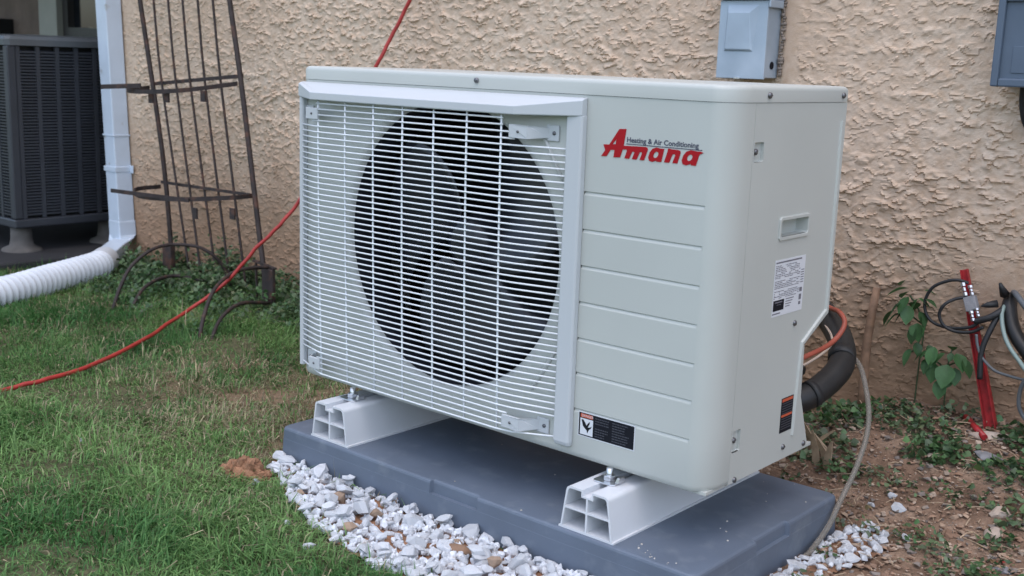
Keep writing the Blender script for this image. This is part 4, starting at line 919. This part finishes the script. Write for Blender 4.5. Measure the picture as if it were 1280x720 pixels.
for k in range(330):
    x = random.uniform(.74, 1.4); y = random.uniform(.1, .93)
    if float(isdirt(x, y)) < .6 or (x < .99 and y < .41): continue
    a = random.uniform(0, 3.14); l = random.uniform(.008, .045); z = float(gz(x, y))+random.uniform(.006, .016); d = Vector((math.cos(a)*l, math.sin(a)*l, random.uniform(-.004, .006)))
    sm_.tube([(x, y, z), Vector((x, y, z))+d*.5+Vector((0, 0, random.uniform(0, .004))), Vector((x, y, z))+d], random.uniform(.0005, .0012), 4, smooth=False)
tag(sm_.build("straw_litter", M['palewood'], fix=False), kind="stuff")

def lawn(n):
    x = rng.uniform(-2.7, 2.2, n); y = rng.uniform(-1.5, .93, n)
    keep = np.ones(n, bool)
    keep &= ~((x > .018) & (x < .985) & (y > -.085) & (y < .40))
    keep &= ~((x > -3.5) & (x < -2.29) & (y > .36))
    den = np.clip(.80+.9*fbm(x*3.5, y*3.5, 3, 77), .2, 1)
    den *= 1-.80*worn(x, y)                                            # worn bare patches
    den *= 1-.55*np.exp(-(((x+.10)/.14)**2+((y+.42)/.10)**2))
    den *= 1-.5*np.exp(-(((x+.05)/.10)**2+((y-.20)/.3)**2))
    den *= 1-isdirt(x, y)*.985
    d_und = (x > -.05) & (x < 1.0) & (y > .35); den = np.where(d_und, den*.45, den)
    den = np.where(x > .95, np.where(y > -.25, den*.05, den), den)
    far_ = np.hypot(x-1.76, y+1.42); den *= np.where(far_ > 2.6, .75, 1)
    keep &= rng.random(n) < den; den_ = den
    gp = np.array([in_poly(a, b, GP) or in_poly(a, b, GP2) for a, b in zip(x, y)]) if n < 1 else None
    xq, yq = x, y; x = x+rng.normal(0, .013, n)+.02*fbm(x*14, y*14, 2, 91); y = y+rng.normal(0, .013, n)
    P = np.array(GP); ins = np.zeros(n, bool); j = len(P)-1
    for i in range(len(P)):
        c = ((P[i, 1] > y) != (P[j, 1] > y)); dy = P[j, 1]-P[i, 1]; dy = dy if abs(dy) > 1e-9 else 1e-9
        ins ^= c & (x < (P[j, 0]-P[i, 0])*(y-P[i, 1])/dy+P[i, 0]); j = i
    x, y = xq, yq; keep &= ~ins
    x, y = x[keep], y[keep]; n = len(x); z = gz(x, y)-.002
    hn = fbm(x*4, y*4, 2, 78); h = np.clip(rng.normal(.031, .012, n)*(1+.7*hn)*(.75+.25*np.clip(den_[keep], 0, 1)), .010, .085); h *= np.where(y > .35, 1.15, 1)
    yaw = rng.normal(0, 1.1, n)+7*fbm(x*5, y*5, 2, 79); lean = np.abs(rng.normal(1.25, .5, n)); w_ = rng.uniform(.0007, .0016, n)
    d = np.stack([np.cos(yaw), np.sin(yaw), np.zeros(n)], 1); s = np.stack([-np.sin(yaw), np.cos(yaw), np.zeros(n)], 1); B = np.stack([x, y, z], 1)
    up = np.array([0, 0, 1.]); l1, l2 = lean*.45, np.minimum(lean*1.5, 1.75)
    m1 = B+h[:, None]*.5*(d*np.sin(l1)[:, None]+up*np.cos(l1)[:, None]); tp_ = m1+h[:, None]*.6*(d*np.sin(l2)[:, None]+up*np.cos(l2)[:, None])
    tp_[:, 2] = np.maximum(tp_[:, 2], z+.004)
    V = np.stack([B-s*w_[:, None], B+s*w_[:, None], m1+s*w_[:, None]*.85, m1-s*w_[:, None]*.85, tp_], 1).reshape(-1, 3)
    b = np.arange(n)[:, None]*5; F4 = b+np.array([[0, 1, 2, 3]]); F3 = b+np.array([[3, 2, 4]])
    cn = fbm(x*2.5, y*2.5, 3, 80)
    t_ = np.clip(.48+1.3*cn+rng.normal(0, .26, n), 0, 1)[:, None]
    c = np.array([.050, .148, .038])*(1-t_)+np.array([.175, .300, .098])*t_
    dry = rng.random(n) < np.clip(.06+.35*fbm(x*3, y*3, 2, 81)+.30*np.exp(-(((x+.3)/.4)**2+((y-.1)/.4)**2))+.45*worn(x, y), .03, .75)
    c[dry] = np.array([.42, .36, .23])*rng.uniform(.5, 1.15, (dry.sum(), 1)); c *= rng.uniform(.7, 1.3, (n, 1))
    me = np_mesh("lawn_grass", V, F4, F3, False, np.repeat(c, 5, 0)); me.materials.append(M['grass']); print("blades", n)
    return tag(link(bpy.data.objects.new("lawn_grass", me)), kind="stuff")
lawn(620000)
